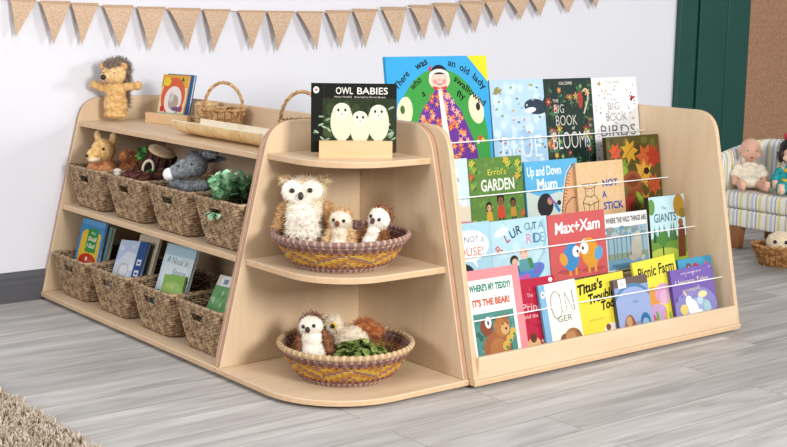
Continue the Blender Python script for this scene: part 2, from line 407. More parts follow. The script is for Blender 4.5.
# --- book display
W2=1.31
bd=thing('book_display','birch plywood book display stand with four tiers of picture books behind white wires','book display',(.65,-.3,0))
so=(-.65,.3,0)
for x0 in(.002,W2-T):
    mb=MB(); mb.prism([(-d,z) for d,z in side_outline(Dr,.80,.03,.085)],0,x0,x0+T); bl(mb,'side_panel',[BIRCH_Z,PLYL],bd)
mb=MB(); mb.prism([(.002,-.592),(W2,-.592),(W2,0),(.002,0)],2,.012,.03); bl(mb,'base',[BIRCH_X,PLYL],bd)
mb=MB(); mb.box(T+.002,W2-T,-.586,-.570,.03,.1); bl(mb,'front_lip',[BIRCH_X],bd)
mb=MB(); mb.box(T+.002,W2-T,-.012,0,.03,.77); bl(mb,'back_panel',[BIRCH_X],bd)
WIRE={1:(-.094,.704),2:(-.22,.534),3:(-.361,.364),4:(-.498,.193)}
TH={1:math.radians(9),2:math.radians(9),3:math.radians(9),4:math.radians(14)}
ZB={1:.575,2:.405,3:.235,4:.032}
def face_y(r,z): return WIRE[r][0]+.012+(z-WIRE[r][1])*math.tan(TH[r])
for r in(1,2,3,4):
    yb=face_y(r,ZB[r])
    if r<4:
        y1={1:-.0125,2:face_y(1,.4)+.02,3:face_y(2,.2)+.02}[r]
        mb=MB(); mb.box(T+.002,W2-T,yb-.014,min(yb+.075,-.0125),ZB[r]-.022,ZB[r]-.004); bl(mb,'ledge',[BIRCH_X],bd)
    # leaning board behind the books of this tier
    off=.036; zt={1:.765,2:.55,3:.38,4:.21}[r]; z0=ZB[r]-.003
    ya=face_y(r,z0)+off; yt=face_y(r,zt)+off
    if r==1: ya=min(ya,-.05); yt=-.02
    mb=MB(); mb.prism([(ya,z0),(ya+.012,z0),(yt+.012,zt),(yt,zt)],0,T+.002,W2-T,0,0); bl(mb,'tier_board',[BIRCH_X],bd,.002)
    mb=MB(); y,z=WIRE[r]; y-=.008; mb.tube([(T,y,z),(W2-T+.001,y,z)],.0022,8); bl(mb,'wire',[plain('#f2f2f2',.3,.0,10,.6)],bd,0)
feet(bd,[(a-.65,b+.3) for a,b in((.07,-.53),(1.23,-.53),(.07,-.07),(1.23,-.07))])
# ------------------------------------------------------------------ the picture books on the display
def place(r,label,x0,x1,top,th,cover,art,roll=0,dep=0,spine=None,zb=None):
    w=x1-x0; th_=TH[r]; h=(top-(zb or ZB[r]))/math.cos(th_)
    z=(zb or ZB[r])+abs(math.sin(roll))*w/2+.0025
    d=dep+th
    loc=((x0+x1)/2, face_y(r,z)+d*math.cos(th_), z-d*math.sin(th_)+th*math.sin(th_))
    return book(label,w,h,th,loc,0,th_,roll,cover,art,'picture books on the display stand',spine)
R_=math.radians
# ---- top tier
def a_lady(a):
    a.rect(0,0,1,1,'#2fa8e6')
    a.poly([(.80,1),(1,1),(1,.78)],'#f6e21c')
    a.ell(.5,.30,.46,.60,'#3aa340',n=40)
    a.rect(.03,0,.97,.3,'#3aa340')
    a.poly([(.47,.74),(.55,.74),(.70,.55),(.83,.25),(.86,0),(.12,0),(.16,.25),(.30,.55)],'#6b2f9a')
    rnd=random.Random(5)
    def hw(v):
        for (v0,h0),(v1,h1) in(((.76,.03),(.55,.2)),((.55,.2),(.25,.335)),((.25,.335),(0,.37))):
            if v1<=v<=v0: return h0+(h1-h0)*(v0-v)/(v0-v1)
        return .0
    for i in range(120):
        v=rnd.uniform(.03,.70); u=.495+rnd.uniform(-.92,.92)*hw(v)
        a.flower(u,v,rnd.uniform(.018,.03),rnd.choice(['#f08a4a','#f6a8a0','#e8632e']),5,'#f7d23c')
    for i in range(160):
        v=rnd.uniform(.02,.70); u=.495+rnd.uniform(-.95,.95)*hw(v)
        a.ell(u,v,.005,.005,rnd.choice(['#4a6fd0','#d86ab8','#3aa340','#2b1a6a']),n=6)
    a.poly([(.485,.72),(.52,.72),(.60,.0),(.52,0)],'#f3efe2')
    a.ell(.52,.17,.05,.035,'#b6c92c')
    for s in(-1,1):
        a.ell(.5+s*.355,.56,.075,.125,'#e9e2bd',rot=s*.25)
        a.ell(.5+s*.375,.58,.022,.034,'#2a2a2a' if s>0 else '#46702c')
    a.ell(.505,.81,.105,.085,'#f2e4c8'); a.ell(.505,.805,.08,.085,'#f6c3b4')
    a.ell(.505,.845,.088,.085,'#1c1b2a',a0=.1,a1=PI-.1)
    for i in range(11):
        t=PI*(.06+.88*i/10); a.ell(.505+.085*math.cos(t),.838+.045*math.sin(t),.016,.015,'#fbf3e2',n=8)
    for s in(-1,1):
        a.ell(.505+s*.045,.795,.02,.018,'#ec8f93'); a.ell(.505+s*.03,.835,.008,.008,'#ffffff'); a.ell(.505+s*.03,.835,.004,.004,'#222222')
    a.ell(.505,.808,.010,.012,'#eaa08f'); a.line([(.475,.78),(.49,.772),(.52,.772),(.535,.78)],.008,'#b34052')
    a.poly([(.40,.90),(.43,.93),(.43,.87)],'#d8343e'); 
    a.poly([(.45,.725),(.505,.74),(.56,.725),(.58,.76),(.505,.745),(.43,.76)],'#d8343e')
    a.ell(.875,.32,.022,.02,'#e04a2a'); a.ell(.90,.30,.02,.02,'#f0b52e'); a.ell(.85,.29,.016,.016,'#f4ecd8')
    def arcword(t,ang,rad,sz,rotk=1,u0=.5,v0=.30):
        A=R_(ang); a.text(t,u0+rad*math.cos(A)*1.0,v0+rad*math.sin(A)*1.08,sz*1.3,'#111111',rot=(A-PI/2)*rotk,bold=.03)
    for t,u,v,rt_,w in(('There',.155,.795,42,.175),('was',.345,.915,22,.125),('who',.285,.765,36,.12),('a',.345,.68,20,None),('an',.635,.915,-14,.075),('old',.755,.865,-28,.10),('lady',.895,.765,-40,.15),('swallowed',.79,.69,-36,.36),('fly',.70,.655,-24,.09)):
        a.text(t,u,v,.058,'#111111',rot=R_(rt_),width=w,bold=.02)
place(1,'large blue picture book with an old lady in a purple flowered cloak',.055,.503,.990,.012,'#2fa8e6',a_lady,dep=-.012)
def a_blue(a):
    a.rect(0,0,1,1,'#b4d6ee'); a.rect(0,0,1,.45,'#a9cfec')
    a.dots(40,['#c3e0f2','#9fc6e6','#cfe7f5'],.07)
    a.ell(.83,.70,.22,.085,'#2b3a4c',rot=-.1); a.ell(.72,.665,.11,.03,'#e8eef2',rot=.1); a.ell(.66,.72,.012,.012,'#ffffff',n=8)
    a.poly([(.93,.70),(1,.80),(1,.62)],'#2b3a4c')
    for i in range(34):
        u,v=a.rnd.uniform(.05,.95),a.rnd.uniform(.2,.97)
        a.ell(u,v,.026,.012,a.rnd.choice(['#8c9a4a','#5e7a9c','#d9776a','#8fb0c8','#c8b06a','#6a6f92']),rot=a.rnd.uniform(-.6,.6),n=8)
    for u,v in((.12,.90),(.17,.88),(.10,.87)): a.ell(u,v,.05,.02,'#9a944a',rot=.5)
    a.text('THE BIG',.5,.56,.05,'#d6e9f5',bold=-.01); a.text('BOOK',.5,.46,.06,'#d6e9f5',bold=-.01)
    a.text('BLUE',.52,.16,.25,'#e4f0f8',width=.74,bold=-.012)
place(1,'pale blue picture book with a dark whale beside the old lady book',.519,.783,.906,.011,'#a9cfec',a_blue,spine='#3f5668')
def a_blooms(a):
    a.rect(0,0,1,1,'#22352f')
    cs=['#c8503e','#e08a4a','#d9a23c','#b84a62','#5d9a5e','#8aa04a','#5a7fae','#a33e34']
    for i in range(70):
        side=a.rnd.random(); u=a.rnd.uniform(.02,.98); v=a.rnd.uniform(.02,.98)
        if .28<u<.8 and .2<v<.74: u=a.rnd.choice([a.rnd.uniform(.03,.22),a.rnd.uniform(.8,.97)])
        a.line([(u,v),(u+a.rnd.uniform(-.08,.08),v-.12)],.010,'#3f6b45'); a.ell(u+.03,v-.06,.04,.012,'#4f7f50',rot=a.rnd.uniform(-1,1),n=8)
        if i%2: a.flower(u,v,a.rnd.uniform(.035,.07),a.rnd.choice(cs),6,'#e9c65a')
    a.line([(.80,.60),(.90,.75),(.92,.84),(.86,.88),(.80,.85)],.03,'#c7c3a4'); a.ell(.74,.76,.05,.1,'#b8382e')
    a.text('YUVAL ZOMMER',.45,.93,.035,'#e8e6da',width=.28)
    a.text('THE',.22,.74,.035,'#e8e6da'); a.text('BIG',.28,.62,.10,'#dcd9cc',width=.20,bold=-.012); a.text('BOOK',.42,.48,.12,'#dcd9cc',width=.44,bold=-.012); a.text('of',.55,.43,.04,'#f0eee4'); 
    a.text('BLOOMS',.50,.22,.20,'#e6e3d8',width=.78,bold=-.012)
place(1,'dark green picture book with bright flowers and tall white lettering on the top tier',.785,1.035,.904,.012,'#22352f',a_blooms)
def a_white(a):
    a.rect(0,0,1,1,'#f4f4f4')
    for i in range(60):
        u,v=a.rnd.uniform(.05,.95),a.rnd.uniform(.05,.95)
        a.ell(u,v,.022,.01,a.rnd.choice(['#b9b0a4','#8f98a8','#c9a06a','#b6c0a0','#d8b6a8','#7b86a0']),rot=a.rnd.uniform(-1,1),n=8)
    a.ell(.86,.76,.05,.016,'#b83232',rot=1.0); a.ell(.90,.76,.05,.016,'#c43a3a',rot=.3); a.ell(.86,.74,.02,.02,'#5a2a2a')
    a.ell(.16,.93,.04,.02,'#c8a24a')
    a.text('YUVAL ZOMMER',.46,.93,.034,'#7e838c',width=.28)
    a.text('THE',.45,.73,.035,'#9aa0a8'); a.text('BIG',.45,.63,.09,'#a2a3aa',width=.26); a.text('BOOK',.50,.50,.10,'#9b9ca4',width=.46); a.text('BIRDS',.52,.33,.13,'#6f7480',width=.78)
place(1,'white picture book with grey lettering and a red bird on the top tier',1.037,1.287,.902,.012,'#f2f2f2',a_white)
# ---- second tier
def a_pale(a):
    a.rect(0,0,1,1,'#cfe6f2'); a.ell(.75,.25,.5,.14,'#e8d9c0'); a.ell(.85,.12,.3,.05,'#d87a8e'); a.ell(.85,.06,.35,.05,'#f0d98a'); a.line([(.82,.75),(.85,.66)],.012,'#4a5a6a'); a.dots(20,['#ffffff','#e4f1f8'],.05)
place(2,'pale blue picture book half hidden at the left end of the second tier',.035,.3005,.657,.008,'#cfe6f2',a_pale)
def child(a,u,v,s,skin,hair,top,long=False):
    a.ell(u,v+.085*s,.040*s,.05*s,hair); 
    if long: a.rect(u-.038*s,v+.035*s,u+.038*s,v+.08*s,hair)
    a.ell(u,v+.07*s,.03*s,.036*s,skin); a.poly([(u-.032*s,v+.035*s),(u+.032*s,v+.035*s),(u+.045*s,v-.06*s),(u-.045*s,v-.06*s)],top)
    a.rect(u-.03*s,v-.11*s,u-.008*s,v-.06*s,'#4a3a2e'); a.rect(u+.008*s,v-.11*s,u+.03*s,v-.06*s,'#4a3a2e')
    a.ell(u-.01*s,v+.075*s,.004*s,.005*s,'#222222',n=6); a.ell(u+.01*s,v+.075*s,.004*s,.005*s,'#222222',n=6)
def a_garden(a):
    a.rect(0,0,1,1,'#5f8a3c'); a.dots(70,['#6a9a42','#557d36','#739f48'],.03)
    for u,v,c in((.07,.93,'#c9c93a'),(.1,.84,'#8cb43a'),(.04,.75,'#d0562e'),(.70,.95,'#e0c23a'),(.74,.90,'#b8cc3a'),(.92,.9,'#c7c93a'),(.95,.80,'#a8c44a'),(.90,.72,'#d8b43a'),(.06,.62,'#7fae3c'),(.96,.2,'#d0562e'),(.05,.12,'#c9c93a')):
        a.flower(u,v,.055,c,6,'#e8783a'); a.ell(u+.04,v-.03,.04,.015,'#3f6a2a',rot=.6)
    a.text("Errol's",.52,.76,.085,'#e6d83a',width=.34); a.text('GARDEN',.52,.55,.16,'#f2f4ec',width=.62,bold=.02)
    child(a,.33,.22,1.35,'#d9a070','#241a16','#e0a82e',True); child(a,.55,.27,1.75,'#8a5a3a','#241a16','#d8442e'); child(a,.78,.25,1.35,'#7a4a30','#241a16','#c9902e')
place(2,'green picture book with three children and white GARDEN lettering',.3035,.552,.653,.009,'#5f8a3c',a_garden,dep=.0)
def a_mum(a):
    a.rect(0,0,1,1,'#58b4e6'); a.poly([(0,0),(1,0),(1,.3),(.62,.5),(.3,.42),(0,.55)],'#c9d8cf'); a.poly([(.62,0),(.66,.35),(.78,.70),(.88,.86),(1,.78),(1,0)],'#e0a878')
    for off,c in((0,'#f3e6d2'),(.02,'#7a3a2a')):
        a.line([(.62+off,.1),(.68+off,.45),(.78+off,.78),(.88+off,.9),(.97,.86)],.014,c)
    for i in range(12):
        t=i/12; a.line([(.63+.2*t,.2+.62*t),(.68+.2*t,.18+.62*t)],.010,'#7a3a2a')
    a.line([(.68,.1),(.74,.28),(.86,.38),(.98,.36)],.014,'#7a3a2a')
    a.ell(.34,.30,.15,.19,'#2a2830',rot=-.5); a.ell(.43,.36,.05,.06,'#c98f6c'); a.line([(.42,.42),(.56,.28)],.035,'#8a52a8'); a.line([(.52,.3),(.60,.18)],.05,'#2e86c9'); a.ell(.6,.32,.04,.04,'#2a2830'); a.ell(.08,.06,.12,.08,'#c8583a'); a.ell(.3,.05,.08,.05,'#2a4a3a')
    a.text('Up and Down',.36,.77,.15,'#f6fafc',width=.64,shear=.05,bold=.015); a.text('Mum',.40,.55,.17,'#e8f4fb',width=.38,bold=.03)
place(2,'sky blue picture book with white Up and Down Mum lettering and a rollercoaster',.564,.826,.628,.009,'#58b4e6',a_mum)
def a_stick(a):
    a.rect(0,0,1,1,'#e8c08e'); a.dots(60,['#e2b984','#edc898'],.03)
    K='#2a241e'; L_=lambda pts:a.line(pts,.011,K)
    L_([(.10,.62),(.16,.54),(.26,.53),(.36,.55),(.42,.63)]); L_([(.10,.62),(.22,.62),(.30,.61),(.42,.63)]); L_([(.16,.54),(.17,.42),(.26,.38),(.35,.42),(.36,.55)])
    L_([(.17,.42),(.10,.30),(.14,.02)]); L_([(.35,.42),(.42,.33),(.40,.02)]); L_([(.22,.30),(.22,.02)]); L_([(.33,.30),(.32,.02)]); L_([(.10,.30),(.24,.24),(.44,.30)])
    for u in(.21,.31): a.ell(u,.49,.01,.01,K,n=8)
    B='#1f4fa8'; a.text('NOT',.70,.55,.12,B,bold=.03,width=.33,align='c'); a.text('A',.56,.35,.12,B,bold=.03); a.text('STICK',.74,.14,.13,B,bold=.03,width=.43)
place(2,'tan picture book with NOT A STICK in blue letters',.806,1.054,.609,.010,'#e3bb88',a_stick,dep=-.012)
def leafshape(a,u,v,r,c,rot):
    pts=[]
    for i in range(14):
        t=2*PI*i/14; q=r*(1 if i%2==0 else .55); pts.append((u+q*math.cos(t+rot),v+q*math.sin(t+rot)))
    a.poly(pts,c)
def a_leaf(a):
    a.rect(0,0,1,1,'#5d5326'); a.dots(50,['#6d6a2c','#4d4422','#7a6a34'],.06)
    for u,v,r,c in((.16,.80,.13,'#d8502a'),(.42,.80,.17,'#d8a02a'),(.72,.70,.20,'#d0602e'),(.88,.72,.17,'#b83a20'),(.30,.62,.10,'#7fa03a'),(.66,.50,.20,'#e0a83a'),(.20,.35,.14,'#5f8a3a'),(.5,.3,.16,'#a04a2a'),(.85,.35,.16,'#c8552a'),(.35,.14,.14,'#a83226'),(.66,.12,.15,'#b8862a'),(.9,.1,.12,'#5f7a34'),(.1,.12,.12,'#d8a02a')):
        leafshape(a,u,v,r,c,a.rnd.random()*3); a.line([(u-r*.6,v-r*.5),(u+r*.6,v+r*.5)],.008,'#7a4a22')
    for u,v,r in((.24,.60,.09),(.36,.50,.09),(.58,.16,.06)): a.ell(u,v,.04,.14,'#8fb83c',rot=.6)
    a.ell(.44,.42,.17,.13,'#a05a34'); a.ell(.44,.42,.1,.08,'#8a4526'); a.ell(.72,.53,.055,.045,'#3a2418')
place(2,'brown picture book with red and orange autumn leaves',.987,1.28,.692,.016,'#4f4a26',a_leaf,dep=.001,spine='#4a3f22')
# ---- third tier
def a_mouse(a):
    a.rect(0,0,1,1,'#a9d6ea'); a.ell(.62,.68,.34,.22,'#ffffff',n=28); a.poly([(.62,.5),(.72,.5),(.74,.36)],'#ffffff'); a.text("I'm NOT a",.62,.73,.085,'#31688a',width=.52); a.text('MOUSE!',.58,.54,.12,'#e0662e',width=.56)
    a.ell(.5,.22,.20,.22,'#2e2f3a'); a.ell(.47,.18,.14,.16,'#d8dfe4'); a.line([(.42,.3),(.62,.05)],.03,'#2e2f3a'); a.ell(.84,.16,.12,.07,'#f2ece0'); a.text('picture book',.84,.15,.025,'#c8553a')
place(3,"blue picture book with a white speech bubble reading I'm NOT a MOUSE!",.03,.2785,.466,.008,'#a9d6ea',a_mouse,dep=.0)
def a_ride(a):
    a.rect(0,0,1,1,'#b5dcec'); a.dots(20,['#c0e4f0','#aad4e8'],.07)
    cols=['#2a4f6a','#d8705a','#3a6a8a','#b0506a','#2a4f6a']
    for t,u,v,rr in(('R',.16,.54,.7),('L',.30,.68,.5),('U',.40,.735,.4),('R',.50,.78,.25)): a.text(t,u,v,.13,cols[int(u*10)%5],rot=rr,bold=.02)
    for t,u,c in(('O',.64,'#5a9a8a'),('U',.71,'#6a8aa8'),('T',.775,'#2a3f5a'),('A',.885,'#6a9ab0')): a.text(t,u,.82,.11,c,bold=.01)
    for t,u,c in(('R',.66,'#d88ab0'),('I',.74,'#6a7a9a'),('D',.81,'#4a8aa8'),('E',.90,'#7fb0c8')): a.text(t,u,.62,.15,c,bold=.01)
    a.ell(.18,.83,.13,.05,'#f2f7f8',rot=.3)
    for k in range(3): a.line([(.90+.02*k,.95),(.95+.01*k,.7),(.88+.02*k,.45),(.70+.03*k,.25)],.008,'#8ab4cc')
    a.ell(.6,.15,.32,.13,'#4a86d8',rot=.35); a.ell(.52,.10,.12,.07,'#c85ab0',rot=.3); a.ell(.78,.22,.1,.05,'#7a6ac8',rot=.6)
    a.ell(.55,.48,.085,.09,'#e8c3ac'); a.poly([(.46,.40),(.63,.40),(.68,.22),(.44,.22)],'#5aa0a8'); a.ell(.5,.49,.01,.012,'#333333',n=6); a.ell(.58,.50,.01,.012,'#333333',n=6); a.poly([(.6,.42),(.68,.40),(.72,.25),(.64,.25)],'#4a8a5a')
    a.ell(.37,.40,.075,.075,'#3a2c28'); a.ell(.38,.37,.055,.055,'#e0b596'); a.poly([(.32,.32),(.44,.32),(.46,.2),(.3,.2)],'#2f6f9a'); a.ell(.3,.22,.06,.06,'#7fb85a')
    a.ell(.2,.05,.1,.05,'#8ac0d8')
place(3,'light blue picture book with RIDE lettering and two children on a slide',.2805,.541,.461,.009,'#b5dcec',a_ride)
def bird(a,u,v,s,body,wing,flip,eye=True):
    f=-1 if flip else 1
    a.rect(u-.05*s,v-.27*s,u-.01*s,v-.17*s,'#e8a23a'); a.rect(u+.05*s,v-.27*s,u+.09*s,v-.17*s,'#e8a23a')
    a.ell(u,v,.135*s,.21*s,body,rot=-.25*f); a.ell(u-.13*s*f,v-.02*s,.06*s,.10*s,wing,rot=.5*f)
    a.ell(u+.09*s*f,v+.07*s,.065*s,.085*s,'#f8f6f0'); a.ell(u+.11*s*f,v+.07*s,.018*s,.024*s,'#222222',n=10); a.poly([(u+.14*s*f,v+.03*s),(u+.2*s*f,v),(u+.13*s*f,v-.03*s)],'#e8743a')
def a_max(a):
    a.rect(0,0,1,1,'#d75b5c'); a.ell(.3,.12,.2,.035,'#c04a4c'); a.ell(.74,.10,.22,.035,'#c04a4c')
    a.ell(.66,.53,.11,.06,'#eceae6')
    bird(a,.36,.33,1.05,'#3f8fd0','#e8a23a',False); bird(a,.70,.36,1.15,'#e8a02e','#5aa8d8',True)
    a.text('Max+Xam',.51,.71,.18,'#ffffff',width=.80,bold=.022,shear=.1,rot=.02)
place(3,'coral red picture book with two birds and white Max + Xam lettering',.543,.824,.459,.010,'#d75b5c',a_max,dep=-.003)
def a_wild(a):
    a.rect(0,0,1,1,'#e9ebea'); a.rect(.02,.02,.98,.76,'#8fb4c4'); a.rect(.02,.02,.98,.2,'#6a97b4'); a.rect(.02,.2,.98,.3,'#8a9a78')
    for i in range(9):
        u=.06+.1*i+a.rnd.uniform(-.02,.02); a.rect(u,.2,u+.025,.72,a.rnd.choice(['#5f7f8c','#6f8a94','#4f6a70']))
    for i in range(26): a.ell(a.rnd.uniform(.05,.95),a.rnd.uniform(.6,.74),.07,.04,a.rnd.choice(['#7a9a8a','#9a8f92','#6f93a6','#a8b8b4']))
    a.ell(.70,.36,.13,.20,'#b9b3a6',rot=-.15); a.ell(.74,.56,.09,.09,'#c2bcb0'); a.ell(.62,.2,.1,.06,'#b0a898'); a.ell(.84,.18,.06,.05,'#b9b3a6'); a.rect(.1,.06,.5,.12,'#4f7f9c')
    a.text('WHERE THE WILD THINGS ARE',.5,.84,.09,'#5a4a45',width=.95,bold=.04)
place(3,'grey blue forest picture book headed WHERE THE WILD THINGS ARE',.826,1.0525,.438,.010,'#e4e6e4',a_wild,spine='#2a3a4a')
def a_giant(a):
    a.rect(0,0,1,1,'#bfe3ee'); a.rect(0,0,1,.38,'#6f9a3e'); a.rect(0,0,1,.12,'#a9c43a'); a.ell(.35,.15,.4,.08,'#b8cc48')
    for i in range(16):
        u=a.rnd.uniform(.02,.7); s=a.rnd.uniform(.5,1); a.poly([(u-.06*s,.32),(u+.06*s,.32),(u,.32+.3*s)],a.rnd.choice(['#2f5a34','#3f6f3a','#4f7f42'])) 
    a.ell(.06,.85,.1,.12,'#6a9a4a'); a.ell(.84,.84,.16,.17,'#b88a2e'); a.ell(.93,.72,.1,.08,'#8a7a2e')
    a.poly([(.74,.06),(.95,.06),(.97,.45),(.90,.58),(.78,.5)],'#7a3f26'); a.ell(.86,.58,.07,.06,'#9a5a3a'); a.rect(.3,.12,.34,.3,'#4a3a22'); a.ell(.32,.36,.14,.11,'#4f8a3a')
    a.text('The',.4,.80,.05,'#2a4a5a'); a.text('GIANTS',.43,.62,.13,'#24506a',width=.62,bold=.01)
place(3,'picture book with green fields and pale sky, right end of third tier',1.0575,1.255,.479,.022,'#4a4a2a',a_giant,dep=-.008,spine='#3a3a22')
# ---- front tier
def a_teddy(a):
    a.rect(0,0,1,1,'#ee8f96'); a.rect(0,0,.86,.90,'#f4f2ec'); a.rect(.04,.04,.80,.56,'#4f8f86'); a.dots(40,['#3f7f76','#62a095','#3a6a5a'],.05,(.04,.04,.80,.56))
    a.text("WHERE'S MY TEDDY?",.42,.785,.066,'#2f8a7a',width=.78,bold=.05); a.text('and',.5,.715,.022,'#5a8ab0'); a.text("IT'S THE BEAR!",.41,.635,.066,'#d8553a',width=.70,bold=.05)
    a.ell(.42,.20,.26,.17,'#a5623a'); a.ell(.44,.17,.17,.12,'#b8753f'); a.ell(.55,.40,.15,.11,'#b8743c'); a.ell(.60,.37,.08,.06,'#d8a86a'); a.ell(.63,.48,.05,.04,'#a5623a'); a.ell(.57,.42,.012,.012,'#222222',n=8); a.ell(.66,.42,.012,.012,'#222222',n=8); a.ell(.62,.37,.02,.015,'#2a1a14',n=8)
    a.ell(.26,.42,.12,.09,'#8a4a34'); a.ell(.30,.46,.06,.06,'#f0ece4'); a.ell(.30,.455,.02,.025,'#3a4a8a',n=8)
    for u,v in((.66,.26),(.74,.32),(.58,.2)): a.ell(u,v,.07,.045,'#d8b04a',rot=.6); a.ell(u+.02,v-.02,.025,.02,'#3f8f5a',n=8)
    a.ell(.25,.08,.12,.05,'#8a5230'); a.ell(.62,.07,.12,.05,'#8a5230')
place(4,'white and pink picture book with a brown bear on its cover',.062,.289,.336,.011,'#ee8f96',a_teddy,dep=-.012)
def a_red(a):
    a.rect(0,0,1,1,'#c3203f'); a.dots(30,['#cf2f4a','#b31a38','#d84a5e'],.04); a.text('The',.35,.77,.05,'#f0b8c0'); a.text('Princess',.5,.60,.10,'#f2c6cc',width=.74); a.text('and the Wizard',.5,.51,.05,'#f2c6cc',width=.7); a.ell(.3,.15,.18,.12,'#e0b07a'); a.ell(.30,.26,.08,.06,'#6a3a26'); a.ell(.72,.15,.1,.18,'#d89a5a'); a.line([(.5,.22),(.66,.05)],.03,'#efe6da'); a.ell(.9,.95,.05,.03,'#f0f0f0')
place(4,'crimson picture book with pink lettering tucked behind the bear book',.278,.462,.285,.008,'#c3203f',a_red,dep=.006)
def a_gin(a):
    a.rect(0,0,1,1,'#f3efe4'); a.rect(0,0,.155,1,'#7db6dc'); a.ell(.09,.86,.055,.05,'#f4f4f4'); a.ell(.09,.86,.02,.02,'#2a4a8a',n=8)
    K='#5a564e'
    a.ell(.40,.68,.15,.20,K,a0=.6,a1=2*PI-.6); a.ell(.405,.68,.135,.19,'#f3efe4')
    a.line([(.52,.84),(.54,.56)],.014,K); a.line([(.66,.84),(.66,.56)],.012,K); a.line([(.66,.84),(.84,.56)],.014,K); a.line([(.86,.86),(.88,.56)],.02,K)
    a.text('GER',.58,.43,.09,'#6a665e',width=.4)
    a.ell(.72,.13,.26,.19,'#a5703f'); a.ell(.50,.15,.14,.11,'#8a5a36'); a.ell(.66,.2,.14,.08,'#c08a56'); a.ell(.40,.10,.08,.05,'#6a4a30'); a.line([(.84,.28),(.96,.16)],.05,'#8a5530')
place(4,'cream picture book with a pale blue spine strip and thin grey capitals, front tier',.377,.549,.258,.009,'#f3efe4',a_gin,spine='#7db6dc',roll=-.03,dep=-.008)
def a_titus(a):
    a.rect(0,0,1,1,'#f6e23c'); K='#1a1a14'
    for t,u,v,sz,wd in(("Titus's",.33,.80,.13,.46),('Trouble',.52,.64,.13,.48),('Too',.62,.50,.12,.24)): a.text(t,u,v,sz*1.1,K,width=wd*1.08,rot=.10,bold=.04,shear=.25)
    a.text('words and pictures',.35,.36,.03,'#8a7a2a',width=.3); a.rect(.0,.07,1,.17,'#7a6ac0'); a.ell(.62,.16,.15,.12,'#f2f0ea'); a.ell(.72,.07,.14,.08,'#f2f0ea'); a.ell(.56,.22,.05,.05,'#8a4a3a'); a.rect(0,0,1,.06,'#f0d82e')
place(4,"yellow picture book with Titus's Trouble Too in black script",.548,.80,.255,.008,'#f6e23c',a_titus,roll=-.03,dep=.005)
def a_wildb(a):
    a.rect(0,0,1,1,'#8f9fd0'); a.rect(0,.86,1,1,'#6f5f52'); a.ell(.5,.42,.62,.48,'#4f86b4',n=30); a.ell(.5,.36,.62,.48,'#97abdc',n=30); a.rect(0,0,1,.36,'#97abdc'); a.ell(.5,.1,.6,.16,'#8a90b0')
    a.rect(.13,.84,.36,.99,'#f4f4f0'); a.text('W',.24,.88,.05,'#5a5a5a'); a.text('tales',.56,.57,.05,'#4a5a9a')
    a.ell(.32,.20,.16,.19,'#9a5636'); a.ell(.3,.28,.09,.09,'#c99a6a'); a.ell(.2,.12,.1,.12,'#a5603a'); a.ell(.48,.08,.12,.08,'#8a4a30')
    a.ell(.78,.22,.15,.16,'#2f6fa8'); a.ell(.78,.19,.10,.10,'#8fb0d4'); a.rect(.68,.02,.76,.18,'#2f5f96'); a.rect(.82,.02,.9,.18,'#2f5f96'); a.ell(.78,.1,.06,.06,'#d8b48a')
place(4,'lilac blue picture book with a white corner sticker in front of the yellow ones',.722,.896,.236,.010,'#7f8cba',a_wildb,dep=-.014,roll=-.02,spine='#5a5a6a')
def a_picnic(a):
    a.rect(0,0,1,1,'#f4e540'); a.text('Picnic Farm',.52,.77,.15,'#26241a',width=.86,bold=.02,shear=.15,rot=.03); a.ell(.35,.48,.2,.14,'#e8983a'); a.ell(.6,.50,.2,.14,'#d79ac0'); a.ell(.62,.44,.12,.1,'#e2b0d0'); a.ell(.4,.24,.22,.14,'#c8a0d0')
    for i in range(20): a.ell(a.rnd.uniform(.1,.95),a.rnd.uniform(.02,.22),.03,.07,a.rnd.choice(['#6fae3c','#8fc04a','#d8506a','#e8b03a']),rot=a.rnd.uniform(-.4,.4),n=8)
    a.ell(.85,.25,.05,.09,'#c8304a')
place(4,'tilted yellow picture book with Picnic Farm in thin black script',.855,1.082,.282,.008,'#f4e540',a_picnic,roll=-.05,dep=.001)
def a_teal(a):
    a.rect(0,0,1,1,'#3f9ec4'); a.dots(30,['#52b0d2','#2f86b0'],.05); a.ell(.3,.84,.1,.09,'#7a4a6a'); a.ell(.3,.82,.06,.06,'#f0e6c8'); a.ell(.5,.87,.08,.05,'#c8344a'); a.ell(.58,.85,.05,.04,'#b82a3a'); a.ell(.83,.88,.06,.04,'#d86a8a'); a.ell(.75,.7,.1,.1,'#d8a04a')
place(4,'teal picture book mostly hidden behind the purple book',1.088,1.276,.268,.008,'#2f7f9a',a_teal,dep=.004)
def a_uni(a):
    a.rect(0,0,1,1,'#7a5fb4'); a.ell(.5,.3,.5,.35,'#8a86c8'); a.ell(.5,.22,.36,.24,'#9db4d8'); a.dots(30,['#8a6fc0','#6a52a4','#b89ad0'],.025)
    a.text('once upon a time',.48,.90,.035,'#e8e2f4',width=.5); a.text('Unicorn Tales',.48,.73,.085,'#e8dcb0',width=.78); a.text('magic',.45,.6,.05,'#d8c68a',width=.4)
    a.ell(.42,.28,.12,.17,'#f6f4f0',rot=.3); a.ell(.34,.42,.08,.10,'#f6f4f0'); a.ell(.5,.15,.14,.08,'#f6f4f0',rot=.5); a.line([(.3,.52),(.24,.62)],.03,'#f0d88a'); a.ell(.2,.3,.09,.09,'#f0d26a'); a.ell(.68,.5,.11,.06,'#efe2a0'); a.ell(.75,.28,.08,.1,'#a8d0d8'); a.ell(.6,.4,.07,.07,'#bfd8e8'); a.ell(.24,.14,.1,.07,'#f0c85a')
place(4,'purple picture book with a white unicorn at the right end of the front tier',1.018,1.252,.235,.010,'#6a4fa8',a_uni,dep=-.016,roll=-.02)
